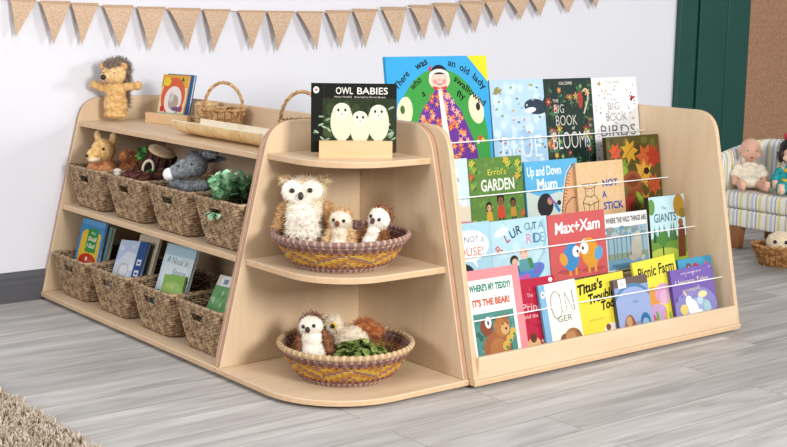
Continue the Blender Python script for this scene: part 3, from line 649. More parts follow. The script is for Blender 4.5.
# ------------------------------------------------------------------ seagrass baskets on the low shelf
GRASS=two_tone('#745c46','#bfa380',55,.9,.5,4,(1,1,1),0,.35,.65)
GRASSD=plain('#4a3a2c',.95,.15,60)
RIMM=two_tone('#7c6450','#bfa484',70,.9,.5,4)
def rrect(wx,wy,r,n=10):      # rounded rectangle as a closed loop, starting mid front (-x side)
    pts=[]
    hx,hy=wx/2-r,wy/2-r
    def side(a,b,k): return [(a[0]+(b[0]-a[0])*i/k,a[1]+(b[1]-a[1])*i/k) for i in range(k)]
    c=[((-hx,-hy),PI,1.5*PI),((hx,-hy),1.5*PI,2*PI),((hx,hy),0,PI/2),((-hx,hy),PI/2,PI)]
    corners=[arc(cx,cy,r,a0,a1,4) for (cx,cy),a0,a1 in c]
    out=side((-wx/2,0),(-wx/2,-hy),12)
    for i,cc in enumerate(corners):
        out+=cc[:-1]; nxt=corners[(i+1)%4][0] if i<3 else (-wx/2,0)
        out+=side(cc[-1],nxt,22 if i<3 else 12)
    return out
def make_grass_basket(label,grp):
    t=thing('seagrass_basket',label,'basket',(0,0,0),(0,0,0),grp)
    Hh=.158; rows=18; mb=MB(); holez=(.102,.132); hw=.033
    bx,by,tx,ty=.262,.222,.305,.303
    for k in range(rows):
        f=(k+.5)/rows; z=.004+f*(Hh-.01)
        lp=rrect(bx+(tx-bx)*f,by+(ty-by)*f,.03)
        n=len(lp); pts=[]
        for i,(x,y) in enumerate(lp):
            wv=.0022*math.sin(i*PI/1.5+k*PI)
            l=math.hypot(x,y); pts.append((x+x/l*wv,y+y/l*wv,z+.0015*math.sin(i*1.7+k*2.1)))
        if holez[0]<z<holez[1]:     # leave the hand hole in the front open
            idx=[i for i in range(n) if not(pts[i][0]<-.12 and abs(pts[i][1])<hw)]
            cut=[i for i in range(n) if i not in idx]
            lo=[i for i in cut if i<n/2]; start=max(lo)+1; hi=[i for i in cut if i>=n/2]; end=(min(hi) if hi else n)
            mb.tube([pts[i] for i in range(start,end)],.0050,6,0)
        else: mb.tube(pts,.0050,6,0,True)
    # bottom
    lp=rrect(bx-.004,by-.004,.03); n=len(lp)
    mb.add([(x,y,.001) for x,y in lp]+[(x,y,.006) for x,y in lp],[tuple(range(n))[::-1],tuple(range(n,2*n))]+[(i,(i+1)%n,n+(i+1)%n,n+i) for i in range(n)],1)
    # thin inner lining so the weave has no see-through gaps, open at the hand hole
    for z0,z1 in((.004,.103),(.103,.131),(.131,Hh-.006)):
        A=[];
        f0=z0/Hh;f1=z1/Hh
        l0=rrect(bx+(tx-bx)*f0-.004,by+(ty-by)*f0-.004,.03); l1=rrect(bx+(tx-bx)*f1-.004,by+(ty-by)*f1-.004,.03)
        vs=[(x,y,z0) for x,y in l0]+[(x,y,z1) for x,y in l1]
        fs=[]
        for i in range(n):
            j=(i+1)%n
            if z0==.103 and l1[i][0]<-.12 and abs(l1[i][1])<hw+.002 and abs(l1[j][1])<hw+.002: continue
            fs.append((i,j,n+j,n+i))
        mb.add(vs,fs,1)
    body=mb.build('body',[GRASS,GRASSD],t)
    mb=MB(); lp=rrect(tx,ty,.03); pts=[]
    mb.tube([(x,y,Hh-.002+.0012*math.sin(i*2.2)) for i,(x,y) in enumerate(lp)],.0065,7,0,True); mb.build('rim',RIMM,t)
    fr=[]
    mb=MB()
    fx=lambda z:-(bx+(tx-bx)*z/Hh)/2-.002
    ring=[(fx(holez[0]),-hw,holez[0]),(fx(holez[0]),hw,holez[0]),(fx(holez[1]),hw,holez[1]),(fx(holez[1]),-hw,holez[1])]
    mb.tube([p for p in ring],.0045,6,0,True); mb.build('hand_hole_edge',RIMM,t)
    return t
YC=[.1845,.511,.8375,1.164]
BL={(1,3):'seagrass basket on the middle shelf nearest the wall, holding the tan squirrel toy',(1,2):'seagrass basket on the middle shelf holding the toy tree stump and pine cones',(1,1):'seagrass basket on the middle shelf holding the grey donkey toy',(1,0):'seagrass basket on the middle shelf holding the leafy green plant',
(0,3):'seagrass basket on the bottom shelf nearest the wall, holding the yellow and green book',(0,2):'seagrass basket on the bottom shelf holding the white book with navy strip',(0,1):'seagrass basket on the bottom shelf holding the pale blue space book',(0,0):'seagrass basket on the bottom shelf beside the corner unit, holding a green book'}
b0=None
for (lv,k),lab in BL.items():
    loc=(-.300,YC[k],.3722) if lv else (-.372,YC[k],.0302)
    if b0 is None: b0=make_grass_basket(lab,'seagrass baskets on the low shelf'); b0.location=loc
    else: dup(b0,loc,None,lab)
# ------------------------------------------------------------------ books standing in the bottom baskets (they face the front, -x)
FY=-PI/2
def bbook(label,yc,z0,x0,w,h,th,lean,roll,cover,art,spine=None): 
    return book(label,w,h,th,(x0,yc,z0),FY,lean,roll,cover,art,'picture books in the bottom baskets',spine)
def a_next(a):
    a.rect(0,0,1,1,'#3f8fcf'); a.rect(0,.92,1,1,'#5aa6dc'); a.poly([(.08,0),(.10,.78),(.24,.84),(.90,.80),(.96,0)],'#f2c62e')
    a.rect(.34,.50,.78,.87,'#2f9a4a'); a.text('What',.56,.78,.045,'#f4f2d8'); a.text('Shall',.56,.68,.065,'#f4f2d8',width=.34,bold=.02); a.text('I Eat?',.56,.57,.065,'#f4f2d8',width=.34,bold=.02)
    a.ell(.52,.36,.36,.12,'#d8341e'); a.ell(.48,.39,.05,.035,'#f4e8d8'); a.ell(.66,.34,.12,.06,'#e85a2a'); a.line([(.5,.47),(.54,.51)],.03,'#3f8a2f')
bbook('blue and yellow book with a red tomato in the basket nearest the wall',1.172,.078,-.462,.200,.250,.010,R_(16),-.03,'#3f8fcf',a_next)
bbook('grey-green book standing behind the blue and yellow one',1.155,.078,-.438,.205,.235,.016,R_(16),-.02,'#6f8f8a',None,'#8fa8a4')
def a_white2(a):
    a.rect(0,0,1,1,'#dfe6f2'); a.poly([(0,.55),(0,1),(.7,1),(.7,.75),(.35,.8)],'#bcd0ee'); a.dots(26,['#eef2f8','#d2def0','#f6f8fb','#c4d0e4'],.06,(0,0,.7,1)); a.ell(.35,.45,.2,.14,'#c9d0dc'); a.ell(.36,.44,.15,.1,'#eef1f5')
    a.rect(.70,0,1,1,'#1f4f92')
    for v in(.56,.36,.17): a.rect(.77,v,.92,v+.11,'#e8ecf2'); a.rect(.80,v+.03,.89,v+.07,'#1f4f92')
bbook('white and pale blue book with a navy strip in a bottom basket',.852,.092,-.455,.205,.205,.012,R_(22),-.10,'#1f4f92',a_white2)
def a_beige(a): a.rect(0,0,1,1,'#d9c9ae'); a.rect(.1,.8,.9,.9,'#b8a486'); a.text('tales',.5,.82,.06,'#6a5a44')
bbook('beige book standing behind the white and navy one',.812,.085,-.420,.15,.235,.010,R_(20),-.06,'#d9c9ae',a_beige)
def a_space(a):
    a.rect(0,0,1,1,'#d3e6ee'); a.rect(0,.84,1,1,'#a9cbdc'); a.ell(.5,.55,.45,.25,'#e2eff4')
    a.text('A Nook in',.48,.72,.10,'#4a7a96',width=.72,shear=.25,rot=-.03); a.text('Space',.62,.56,.10,'#4a7a96',width=.44,shear=.25)
    a.ell(.12,.20,.14,.12,'#2fa8b4'); a.ell(.3,.33,.1,.07,'#d84a9a'); a.ell(.26,.24,.07,.06,'#e87ab8'); a.poly([(.2,.42),(.34,.46),(.30,.38)],'#2f3f46'); a.line([(.86,.36),(.94,.52)],.03,'#2f4a5a'); a.ell(.93,.5,.05,.03,'#2f4a5a'); a.ell(.2,.08,.2,.08,'#3fb0b8')
bbook('pale blue book with slanted grey lettering and pink shapes in a bottom basket',.518,.085,-.455,.205,.245,.012,R_(20),-.04,'#c3dbe6',a_space)
def a_green(a): a.rect(0,0,1,1,'#8fc056'); a.ell(.5,.5,.5,.3,'#a9d06a'); a.text('Frog',.35,.62,.14,'#d8e07a',width=.4); a.ell(.6,.3,.2,.15,'#6fae4a')
bbook('small light green book leaning in front of the pale blue one',.485,.11,-.4635,.14,.12,.008,R_(20),-.10,'#7fb04a',a_green)
def a_field(a):
    a.rect(0,0,1,1,'#6fae6a'); a.rect(0,.80,1,1,'#e6e2d2'); a.rect(.12,.80,.42,.98,'#f6f6f2'); a.rect(.2,.84,.34,.93,'#8a9ab0'); a.rect(0,.28,1,.34,'#9fc49a'); a.dots(24,['#7fbc7a','#5f9e5e','#a9d0a0'],.06,(0,.3,1,.78)); a.dots(14,['#e8ddd0','#c98a70','#8a6a50'],.06,(0,0,1,.2))
bbook('green and white book in the basket beside the corner unit',.192,.09,-.450,.19,.19,.010,R_(30),-.06,'#5f9e5e',a_field)
bbook('purple book behind the green and white one beside the corner unit',.170,.09,-.420,.16,.22,.010,R_(27),-.03,'#4a2a86',lambda a:(a.rect(0,0,1,1,'#4a2a86'),a.ell(.5,.8,.3,.1,'#7a3aa0'),a.ell(.7,.6,.2,.1,'#c8503e')))
# ------------------------------------------------------------------ colourful coiled bowls on the corner shelf
CO={'p':plain('#8a6a6a',.9,.2,90,.1),'t':plain('#b59a80',.9,.2,90,.1),'o':plain('#b07a3e',.9,.2,90,.1),'y':plain('#c39c46',.9,.2,90,.1),'b':plain('#74503c',.9,.2,90,.1),'l':plain('#c2a37c',.9,.15,90,.1)}
CK=list(CO)
def make_bowl(label,rimcol):
    t=thing('coiled_bowl',label,'basket bowl',(0,0,0),(0,0,0),'coiled bowls on the corner shelf')
    rows=15; H=.098; rb,rt_=.142,.206; n=168; rnd=random.Random(4); mb=MB()
    for k in range(rows):
        f=k/(rows-1); r=rb+(rt_-rb)*(f**.85); z=.006+f*(H-.012)
        def mat(i,k=k):
            if k in(0,1): return CK.index('p' if i%3 else 't')
            if k in(2,11,12): return CK.index('p' if i%4<2 else 'b')
            if k in(3,10): return CK.index('o' if i%3 else 'b')
            if k in(4,5,6,7,8,9):
                ph=(i+ (k*3 if (i//14)%2==0 else -k*3))%14
                return CK.index('y' if ph<6 else('o' if ph<11 else 'p'))
            return CK.index('p' if i%3 else 't')
        pts=[((r+.0016*math.sin(i*PI/1.5))*math.cos(2*PI*i/n),(r+.0016*math.sin(i*PI/1.5))*math.sin(2*PI*i/n),z) for i in range(n)]
        mb.tube(pts,.0046,6,mat,True)
    mb.lathe([(0,.001),(rb+.002,.001),(rb+.002,.004),(0,.004)],40,CK.index('t')); mb.lathe([(rb-.001,.004),(rt_-.003,H-.008)],60,CK.index('p'))
    mb.build('body',[CO[c] for c in CK],t)
    mb=MB(); pts=[((rt_+.003)*math.cos(2*PI*i/n),(rt_+.003)*math.sin(2*PI*i/n),H+.0015*math.sin(i*PI/1.5)) for i in range(n)]
    mb.tube(pts,.0085,8,lambda i:0 if i%3 else 1,True); mb.build('rim',[plain(rimcol[0],.9,.15,90),plain(rimcol[1],.9,.15,90)],t)
    return t
bw=make_bowl('purple and yellow coiled bowl holding three owl toys on the middle corner shelf',('#8a6a66','#b89a86')); bw.location=(-.268,-.255,.3702)
b2=make_bowl('purple and yellow coiled bowl holding leaves and brown owls on the corner unit base',('#b3946f','#d0b690')); b2.location=(-.280,-.303,.0302); b2.scale=(.985,.985,1.08)
# ------------------------------------------------------------------ book on its stand, top of the corner shelf
PINE=wood_mat('pine','#d8b184','#e3c197',0)
st=thing('book_stand','pale wooden block book stand on top of the corner shelf','book stand',(-.210,-.246,.7003),(0,0,R_(-33)))
mb=MB(); mb.box(-.112,.112,-.034,-.012,0,.052); mb.box(-.112,.112,-.012,.03,0,.012); mb.box(-.112,.112,.018,.036,0,.045)
mb.build('block',PINE,st,None,0); 
def a_owl(a):
    a.rect(0,0,1,1,'#1c1d18'); a.rect(.13,.0,1,.78,'#2f3a24'); a.dots(40,['#3a4a2a','#26301e','#445430'],.06,(.14,.02,.98,.74)); a.rect(.13,0,1,.12,'#4a3424'); a.rect(.145,.78,.15,1,'#3a3a34')
    for i in range(20):
        u=a.rnd.choice([a.rnd.uniform(.03,.22),a.rnd.uniform(.9,.98)]); v=a.rnd.uniform(.15,.7); a.ell(u,v,.035,.014,a.rnd.choice(['#8fa88a','#6f8f72','#a9bca0']),rot=a.rnd.uniform(-1,1),n=8)
    a.ell(.055,.90,.035,.05,'#f0efe8'); a.ell(.055,.90,.012,.02,'#c83a2a')
    for u,v,s,tl in((.355,.44,1.15,.0),(.57,.36,1.0,0),(.785,.43,1.1,0)):
        for q in range(40):
            t=2*PI*q/40; a.ell(u+.105*s*math.cos(t),v+.225*s*math.sin(t),.014,.026,'#e6e0b8',rot=t,n=6)
        a.ell(u,v,.11*s,.235*s,'#ece7c4'); a.ell(u,v+.14*s,.09*s,.10*s,'#f3efd4')
        for e in(-.035,.035): a.ell(u+e*s,v+.15*s,.014,.022,'#1a1a16',n=10)
        a.poly([(u-.012,v+.11*s),(u+.012,v+.11*s),(u,v+.07*s)],'#b8a488')
        for e in(-.04,.04):
            for w_ in(-.015,0,.015): a.line([(u+e,v-.20*s),(u+e+w_,v-.27*s)],.008,'#e8e4da')
    a.text('OWL',.385,.845,.10,'#f4f2e6',width=.20,bold=.01); a.text('BABIES',.715,.845,.10,'#f4f2e6',width=.36,bold=.01)
    a.text('Martin Waddell   illustrated by Patrick Benson',.57,.79,.028,'#d8d4c4',width=.60)
ob=book('dark picture book with three white owl chicks on the corner unit stand',.262,.212,.012,(-.211,-.240,.7135),R_(-34),R_(7),R_(0),'#1c1d18',a_owl,None,'#14140f')
# ------------------------------------------------------------------ soft toys
CF=R_(-38.4)      # facing the room's front corner
def eye(mb,c,r,mat=0): mb.ell(c,r,mat,10,8)
def toy(name,label,cat,loc,yaw=CF,group=None,tilt=(0,0)): return thing(name,label,cat,loc,(tilt[0],tilt[1],yaw),group)
class Each:      # one object per drawn ellipsoid
    def __init__(s,name,mat,parent): s.a=(name,mat,parent)
    def ell(s,*k,**w):
        mb=MB(); mb.ell(*k,**w); mb.build(s.a[0],s.a[1],s.a[2])
def smesh(name,parent,col,fn,rough=.5):
    m=plain(col,rough,.08,60) if isinstance(col,str) else col
    if name in('eyes','eye_whites'): return fn(Each(name[:-1],m,parent))
    mb=MB(); fn(mb); return mb.build(name,plain(col,rough,.08,60) if isinstance(col,str) else col,parent)
def fur(h1,h2,sc=70): return two_tone(h1,h2,sc,.95,.35,4,(1,1,1),.25)
BLACK=plain('#15120f',.25,.0,10,.6)
RX=lambda a:Matrix.Rotation(a,3,'X'); RY=lambda a:Matrix.Rotation(a,3,'Y'); RZ=lambda a:Matrix.Rotation(a,3,'Z')
# hedgehog hand puppet on the top shelf
t=toy('hedgehog_puppet','tan hedgehog hand puppet with grey-brown spines standing on the basket shelf top','soft toy',(-.268,1.258,.7088),R_(-42)); t.scale=(.93,.93,.93)
TAN=fur('#c99a5c','#e6c288'); TANL=fur('#d3aa70','#eccd98')
blob('body',[((0,0,.055),(.052,.036,.062)),((0,0,.012),(.056,.036,.014)),((.002,0,.115),(.045,.034,.05)),((-.055,-.008,.128),(.042,.018,.018),RY(.35)),((-.085,-.012,.140),(.02,.018,.02)),((.062,-.006,.134),(.048,.018,.018),RY(-.12)),((.098,-.008,.138),(.022,.02,.02))],TAN,t,.005,6,500,.008,.0016)
blob('head',[((0,-.012,.188),(.050,.046,.046)),((-.012,-.052,.176),(.026,.034,.024)),((-.018,-.076,.173),(.016,.018,.016)),((-.03,-.03,.172),(.026,.02,.024)),((.02,-.03,.172),(.028,.022,.024))],TANL,t,.004,5,300,.006,.0014)
blob('spines',[((.008,.022,.205),(.058,.044,.048)),((-.004,-.028,.226),(.036,.026,.016)),((-.008,-.046,.214),(.012,.014,.012)),((.012,.034,.15),(.05,.026,.06)),((.010,.034,.085),(.048,.016,.07))],fur('#5b4a40','#8d7c70'),t,.006,4,1500,.016,.0016,fur('#77675c','#a99a8e'),-.15)
for sx in(-1,1): blob('ear',[((sx*.043,-.022,.218),(.016,.008,.017))],TAN,t,.003,3,60,.006,.0012)
smesh('nose',t,BLACK,lambda m:m.ell((-.023,-.096,.176),(.0125,.0115,.0115)))
def _e(m): eye(m,(-.033,-.054,.192),.0032); eye(m,(.014,-.057,.193),.0032)
smesh('eyes',t,plain('#6a4a30',.5),_e)
# squirrel in the far basket
t=toy('squirrel_toy','tan and orange squirrel soft toy in the basket nearest the wall','soft toy',(-.352,1.172,.386),R_(-62)); t.scale=(.99,.97,1.02)
OR=fur('#b87242','#dda070'); ORD=fur('#a85c30','#d08c58')
blob('body',[((0,0,.07),(.060,.050,.07)),((0,-.01,.13),(.046,.042,.045)),((-.04,-.04,.125),(.024,.024,.034)),((.04,-.04,.12),(.024,.024,.034))],OR,t,.005,6,500,.008,.0016)
blob('head',[((0,-.022,.205),(.048,.048,.044)),((-.012,-.062,.190),(.030,.034,.027)),((-.016,-.084,.184),(.018,.016,.016))],fur('#d3a05c','#ecc88c'),t,.004,5,350,.006,.0014)
blob('muzzle_patch',[((-.008,-.072,.176),(.024,.028,.014))],fur('#e9d5ae','#f3e6c8'),t,.003,3,60,.005,.0012)
for sx in(-1,1): blob('ear',[((sx*.034,-.004,.248),(.015,.011,.030),RY(sx*.25))],fur('#d9ae70','#edcf9c'),t,.003,3,90,.008,.0013)
blob('tail',[((.085,.03,.12),(.035,.036,.05)),((.10,.03,.165),(.032,.03,.036)),((.09,.0,.185),(.026,.024,.024))],ORD,t,.005,4,600,.014,.0016,OR)
def _e(m): eye(m,(-.036,-.052,.214),.0062); eye(m,(.026,-.058,.214),.0062)
smesh('eyes',t,BLACK,_e)
smesh('nose',t,BLACK,lambda m:m.ell((-.022,-.100,.190),(.008,.006,.006)))
# toy tree stump with leaves, pine cones and an acorn
BARK=two_tone('#3c2622','#6a4640',40,.95,.6,4,(3,3,.6)); 
t=toy('tree_stump_toy','brown plush tree stump with a cream top and ring hole, leaning in its basket','soft toy',(-.322,.892,.455),R_(-50),None,(R_(8),R_(22))); t.scale=(.90,.90,1.05)
mb=MB(); mb.lathe([(0,0),(.066,0),(.072,.02),(.066,.07),(.062,.13),(.06,.166),(.052,.172)],32,0)
for k in range(14):
    a=2*PI*k/14; mb.tube([(.069*math.cos(a),.069*math.sin(a),.004),(.070*math.cos(a+.05),.070*math.sin(a+.05),.06),(.0615*math.cos(a+.02),.0615*math.sin(a+.02),.165)],[.007,.006,.005],6,0)
mb.build('bark',BARK,t)
mb=MB(); mb.lathe([(.058,.166),(.056,.174),(.03,.178),(0,.179)],32,0); 
mb.build('cut_top',fur('#dcb98e','#ecd2ac'),t)
mb=MB(); mb.tube([(-.01+.022*math.cos(2*PI*i/24),-.0715+.012*abs(math.sin(PI*i/24))*0,.115+.030*math.sin(2*PI*i/24)) for i in range(24)],.0055,8,0,True); mb.build('hole_ring',fur('#d9c7a6','#f1e4c8'),t)
mb=MB(); mb.ell((-.01,-.0645,.115),(.02,.006,.027)); mb.build('hole',plain('#1d120f',.95),t)
LEAFG=two_tone('#2f6a2a','#67a552',60,.8,.3)
def leaf(mb,c,ln,wd,yaw,pit,mat=0,curl=.3,rib=True):
    M=Matrix.Translation(c)@Matrix.Rotation(yaw,4,'Z')@Matrix.Rotation(-pit,4,'Y')
    n=7; vs=[]
    for i in range(n+1):
        f=i/n; w=wd*(math.sin(PI*min(1,f*.96+.02))**.8)
        z=-curl*ln*f*f
        for j,(k,dz) in enumerate(((-1,.18),(0,0),(1,.18))): vs.append((ln*f,k*w,z+dz*w*1.0))
    k=len(vs); vs+=[(x,y,z-.0012) for x,y,z in vs]
    fs=[]
    for i in range(n):
        for j in range(2): q=(i*3+j,i*3+j+1,(i+1)*3+j+1,(i+1)*3+j); fs+=[q,tuple(k+a for a in q[::-1])]
    mb.add(vs,fs,mat,True,M)
mb=MB(); mb.ell((-.062,-.02,.14),(.022,.022,.03),0); 
for k in range(12): leaf(mb,(-.06,-.03,.14),.034,.014,2.2+.5*math.sin(k*2.1)+k*.25,.3+.5*math.sin(k*1.3))
mb.build('leaf_cluster',LEAFG,t)
mb=MB()
for k in range(7): leaf(mb,(.0,-.078,.112),.034,.012,-1.2+.5*k,.2+.4*math.sin(k*1.9))
mb.build('leaf_sprig',LEAFG,t)
CONE=two_tone('#3a1f1a','#6e423a',50,.85,.2); 
def pinecone(name,label,loc,rot,L,R,group):
    t=tag_o=None
    mb=MB(); mb.ell((0,0,0),(R*.6,R*.6,L*.48),0)
    rows=9
    for i in range(rows):
        f=(i+.5)/rows; z=-L/2+L*f; rr=R*math.sin(PI*(f*.82+.1))**.8; n=9
        for j in range(n):
            a=2*PI*(j+.5*(i%2))/n+.3*i
            M=Matrix.Translation((0,0,z))@Matrix.Rotation(a,4,'Z')@Matrix.Rotation(-.35,4,'Y')
            w=R*.26
            mb.add([(rr*.35,-w*.4,0),(rr*.95,-w,.0),(rr*1.08,0,.002),(rr*.95,w,.0),(rr*.35,w*.4,0),(rr*.8,0,R*.16),(rr*.8,0,-R*.14)],[(0,1,5),(1,2,5),(2,3,5),(3,4,5),(1,0,6),(2,1,6),(3,2,6),(4,3,6),(0,4,6),(4,0,5)],0,False,M)
    o=mb.build(name,CONE,None,loc); o.rotation_euler=rot; return tag(o,label,'pine cone',group)
PCG='pine cones in the tree stump basket'
for i,(l,r,L_,R_c) in enumerate([((-.414,.866,.532),(1.4,.0,1.5),.056,.026),((-.411,.809,.533),(1.5,.0,1.3),.056,.027),((-.408,.751,.532),(1.3,.0,1.7),.056,.026),((-.345,.757,.540),(1.3,.0,1.5),.056,.027)]):
    pinecone('pine_cone',['dark brown pine cone at the left front of the tree stump basket','dark brown pine cone lying at the middle front of the tree stump basket','dark brown pine cone at the right front of the tree stump basket','dark brown pine cone tucked behind the right front one beside the stump'][i],l,r,L_,R_c,PCG)
# loose filling under them so they rest on something
o=blob('moss_filling',[((0,0,0),(.115,.085,.03)),((.03,.05,.0),(.06,.05,.03)),((-.04,-.06,.0),(.07,.05,.028))],two_tone('#5c4630','#8a744e',60,.95,.5),None,.006,3,900,.016,.0016,two_tone('#6a5436','#a08a5c',60,.95,.3))
o.location=(-.378,.780,.480); o.scale=(.36,.66,.85); tag(o,'dry brown moss filling under the pine cones in the stump basket','filling'); o['kind']='stuff'
o=MB(); o.ell((0,0,0),(.014,.014,.018)); o.ell((0,0,.012),(.0155,.0155,.009)); ac=o.build('white_acorn',plain('#d9d2c4',.6,.1,50),None,(-.425,.935,.532)); tag(ac,'small white felt acorn beside the tree stump basket rim, left of the stump','toy acorn')
# grey donkey
GR=fur('#6c7076','#9a9ea4'); GRD=fur('#5a5e64','#82868c'); WHT=fur('#e8e8ea','#fbfbfb')
t=toy('donkey_toy','grey donkey soft toy with a white muzzle and long ears in its basket','soft toy',(-.338,.530,.432),R_(-62)); t.scale=(.76,.76,.76)
blob('body',[((.01,.02,.07),(.075,.055,.07)),((0,-.04,.13),(.055,.035,.032)),((-.055,-.055,.145),(.034,.03,.03)),((.075,-.05,.14),(.05,.028,.028))],GR,t,.006,6,600,.009,.0017)
blob('head',[((.03,-.03,.225),(.062,.052,.052)),((-.008,-.058,.212),(.05,.044,.044)),((-.045,-.078,.197),(.032,.034,.033))],GR,t,.005,6,500,.008,.0016)
blob('muzzle',[((-.068,-.094,.187),(.028,.030,.029))],WHT,t,.004,4,120,.006,.0014)
blob('ear',[((.075,-.01,.272),(.055,.013,.020),RY(-.25)),((.11,-.01,.282),(.035,.009,.013),RY(-.2))],GRD,t,.004,4,200,.010,.0015)
blob('ear',[((.085,.035,.255),(.055,.013,.018),RY(-.05)),((.125,.035,.256),(.03,.009,.012),RY(0))],GRD,t,.004,4,200,.010,.0015)
blob('mane',[((.03,-.02,.275),(.035,.02,.012)),((.065,.01,.262),(.02,.022,.02))],GRD,t,.004,3,300,.018,.0016)
smesh('eyes',t,BLACK,lambda m:(eye(m,(-.012,-.102,.228),.005),eye(m,(.045,-.082,.238),.005)))
mb=MB(); rm=random.Random(5)
for q in range(46):
    p=Vector((.02+.05*rm.random(),-.02+.03*rm.random(),.272)); d=Vector((.05+.05*rm.random(),.01*rm.uniform(-1,1),.012*rm.uniform(-1,2))); mb.tube([p,p+d*.5+Vector((0,0,.006)),p+d],[.0022,.0016,.0006],5)
mb.build('forelock',fur('#a8acb2','#d8dade'),t)
# rust soft toy behind the donkey
t=toy('rust_red_toy','rust red plush toy lying behind the grey donkey','soft toy',(-.225,.446,.43),R_(-60)); t.scale=(.72,.72,.72)
RU=fur('#7a2c1c','#a84a30')
blob('body',[((0,0,.07),(.075,.05,.07)),((-.01,-.02,.14),(.06,.045,.045))],RU,t,.006,5,700,.010,.0017)
blob('arm',[((-.06,-.03,.145),(.025,.022,.022)),((-.075,-.04,.15),(.02,.018,.018))],RU,t,.004,4,150,.008,.0015)
# green leafy plant
t=toy('artificial_plant','green leafy plant with dark soil, spilling out of its basket beside the corner unit','plant',(-.350,.200,.392),CF); t.scale=(.95,.95,.95)
mb=MB(); mb.lathe([(0,0),(.075,0),(.085,.12),(.08,.125),(0,.13)],24,0); mb.build('soil_pot',two_tone('#2e1c16','#5a3a2e',70,.95,.5),t)
LG=two_tone('#62ae70','#dcf4dc',45,.35,.15,3,(1,1,1),0,.3,.75); LG2=two_tone('#4a925a','#b4deb6',45,.35,.15,3,(1,1,1),0,.3,.75)
rl=random.Random(8)
for s in range(16):
    mb=MB(); a=rl.uniform(0,2*PI); rad=rl.uniform(.0,.088); bx=rad*math.cos(a); by=rad*math.sin(a); hh=rl.uniform(.05,.105)
    lean=(bx*.45+rl.uniform(-.02,.02),by*.45+rl.uniform(-.02,.02))
    P=[(bx+lean[0]*f,by+lean[1]*f,.12+hh*f) for f in(0,.35,.7,1)]
    mb.tube(P,[.003,.0026,.002,.0014],6,1)
    for q in range(13):
        f=.25+.75*q/12; p=(bx+lean[0]*f,by+lean[1]*f,.12+hh*f)
        leaf(mb,p,rl.uniform(.032,.046)*(1.1-.3*f),.014,q*2.4+a,.25+.95*f,0 if rl.random()<.7 else 2,.25)
    mb.build('stem',[LG,plain('#4a7a3a',.6),LG2],t)
mb=MB()
Mi=(Matrix.Translation((-.350,.200,.392))@Matrix.Rotation(CF,4,'Z')@Matrix.Diagonal((.95,.95,.95,1))).inverted()
for q in range(9):
    p=Mi@Vector((-.452,.1845+.004*(q-4),.488)); leaf(mb,p,.034,.009,R_(180)-CF+rl.uniform(-1.3,1.3),rl.uniform(-.5,.5),0)
mb.build('leaf_sprig',[LG],t)
# ------------------------------------------------------------------ owls
BRN=fur('#a9784a','#d3aa78'); WHF=fur('#e9e0cf','#f8f3e8'); CRM=fur('#dccbb0','#f0e4cf'); CHB=fur('#6a3a20','#9a6238')
def rel(o,x,y): # offset along the facing direction of the bowl
    return o
def owl_mother():
    t=toy('owl_toy','large white-faced owl soft toy with tan wings, biggest of three in the middle bowl','soft toy',(-.326,-.158,.392),R_(-46),None,(R_(-4),R_(-3))); t.scale=(1.0,1.0,.92)
    blob('body',[((0,0,.085),(.052,.045,.085)),((0,-.006,.15),(.062,.052,.06))],fur('#dccbb0','#f3e8d4',90),t,.006,5,900,.012,.0019,fur('#ece2d0','#f8f2e6'))
    blob('head',[((0,-.004,.215),(.070,.054,.050))],fur('#d3b88e','#efdfc4',90),t,.005,4,600,.012,.0018,fur('#e4d2b2','#f6ecd8'))
    blob('face',[((-.030,-.046,.220),(.036,.018,.037)),((.030,-.046,.220),(.036,.018,.037)),((0,-.048,.196),(.036,.016,.026))],WHF,t,.004,4,250,.007,.0015)
    blob('breast',[((0,-.050,.125),(.050,.026,.06)),((0,-.046,.085),(.054,.026,.05))],WHF,t,.005,4,900,.016,.0019)
    for sx in(-1,1):
        blob('wing',[((sx*.078,.006,.115),(.022,.04,.072),RY(sx*-.28))],BRN,t,.005,4,400,.014,.002,fur('#b98a58','#dcb988'))
        blob('ear_tuft',[((sx*.056,.004,.246),(.022,.014,.014),RY(sx*-.3))],fur('#c9a26c','#eadbbd'),t,.004,3,260,.018,.0016)
        blob('foot',[((sx*.03,-.07,.030),(.024,.022,.016))],CRM,t,.004,3,80,.006,.0014)
    smesh('beak',t,plain('#3a3532',.4),lambda m:m.ell((0,-.070,.204),(.009,.010,.014)))
    smesh('eyes',t,BLACK,lambda m:(eye(m,(-.028,-.0635,.222),.0085),eye(m,(.028,-.0635,.222),.0085)))
    fs=Each('feather_spot',plain('#5a4a3e',.8),t); r=random.Random(2)
    for i in range(12): fs.ell((-.05+.1*r.random(),-.072+.004*r.random(),.045+.03*r.random()),(.004,.003,.005),0,8,6)
owl_mother()
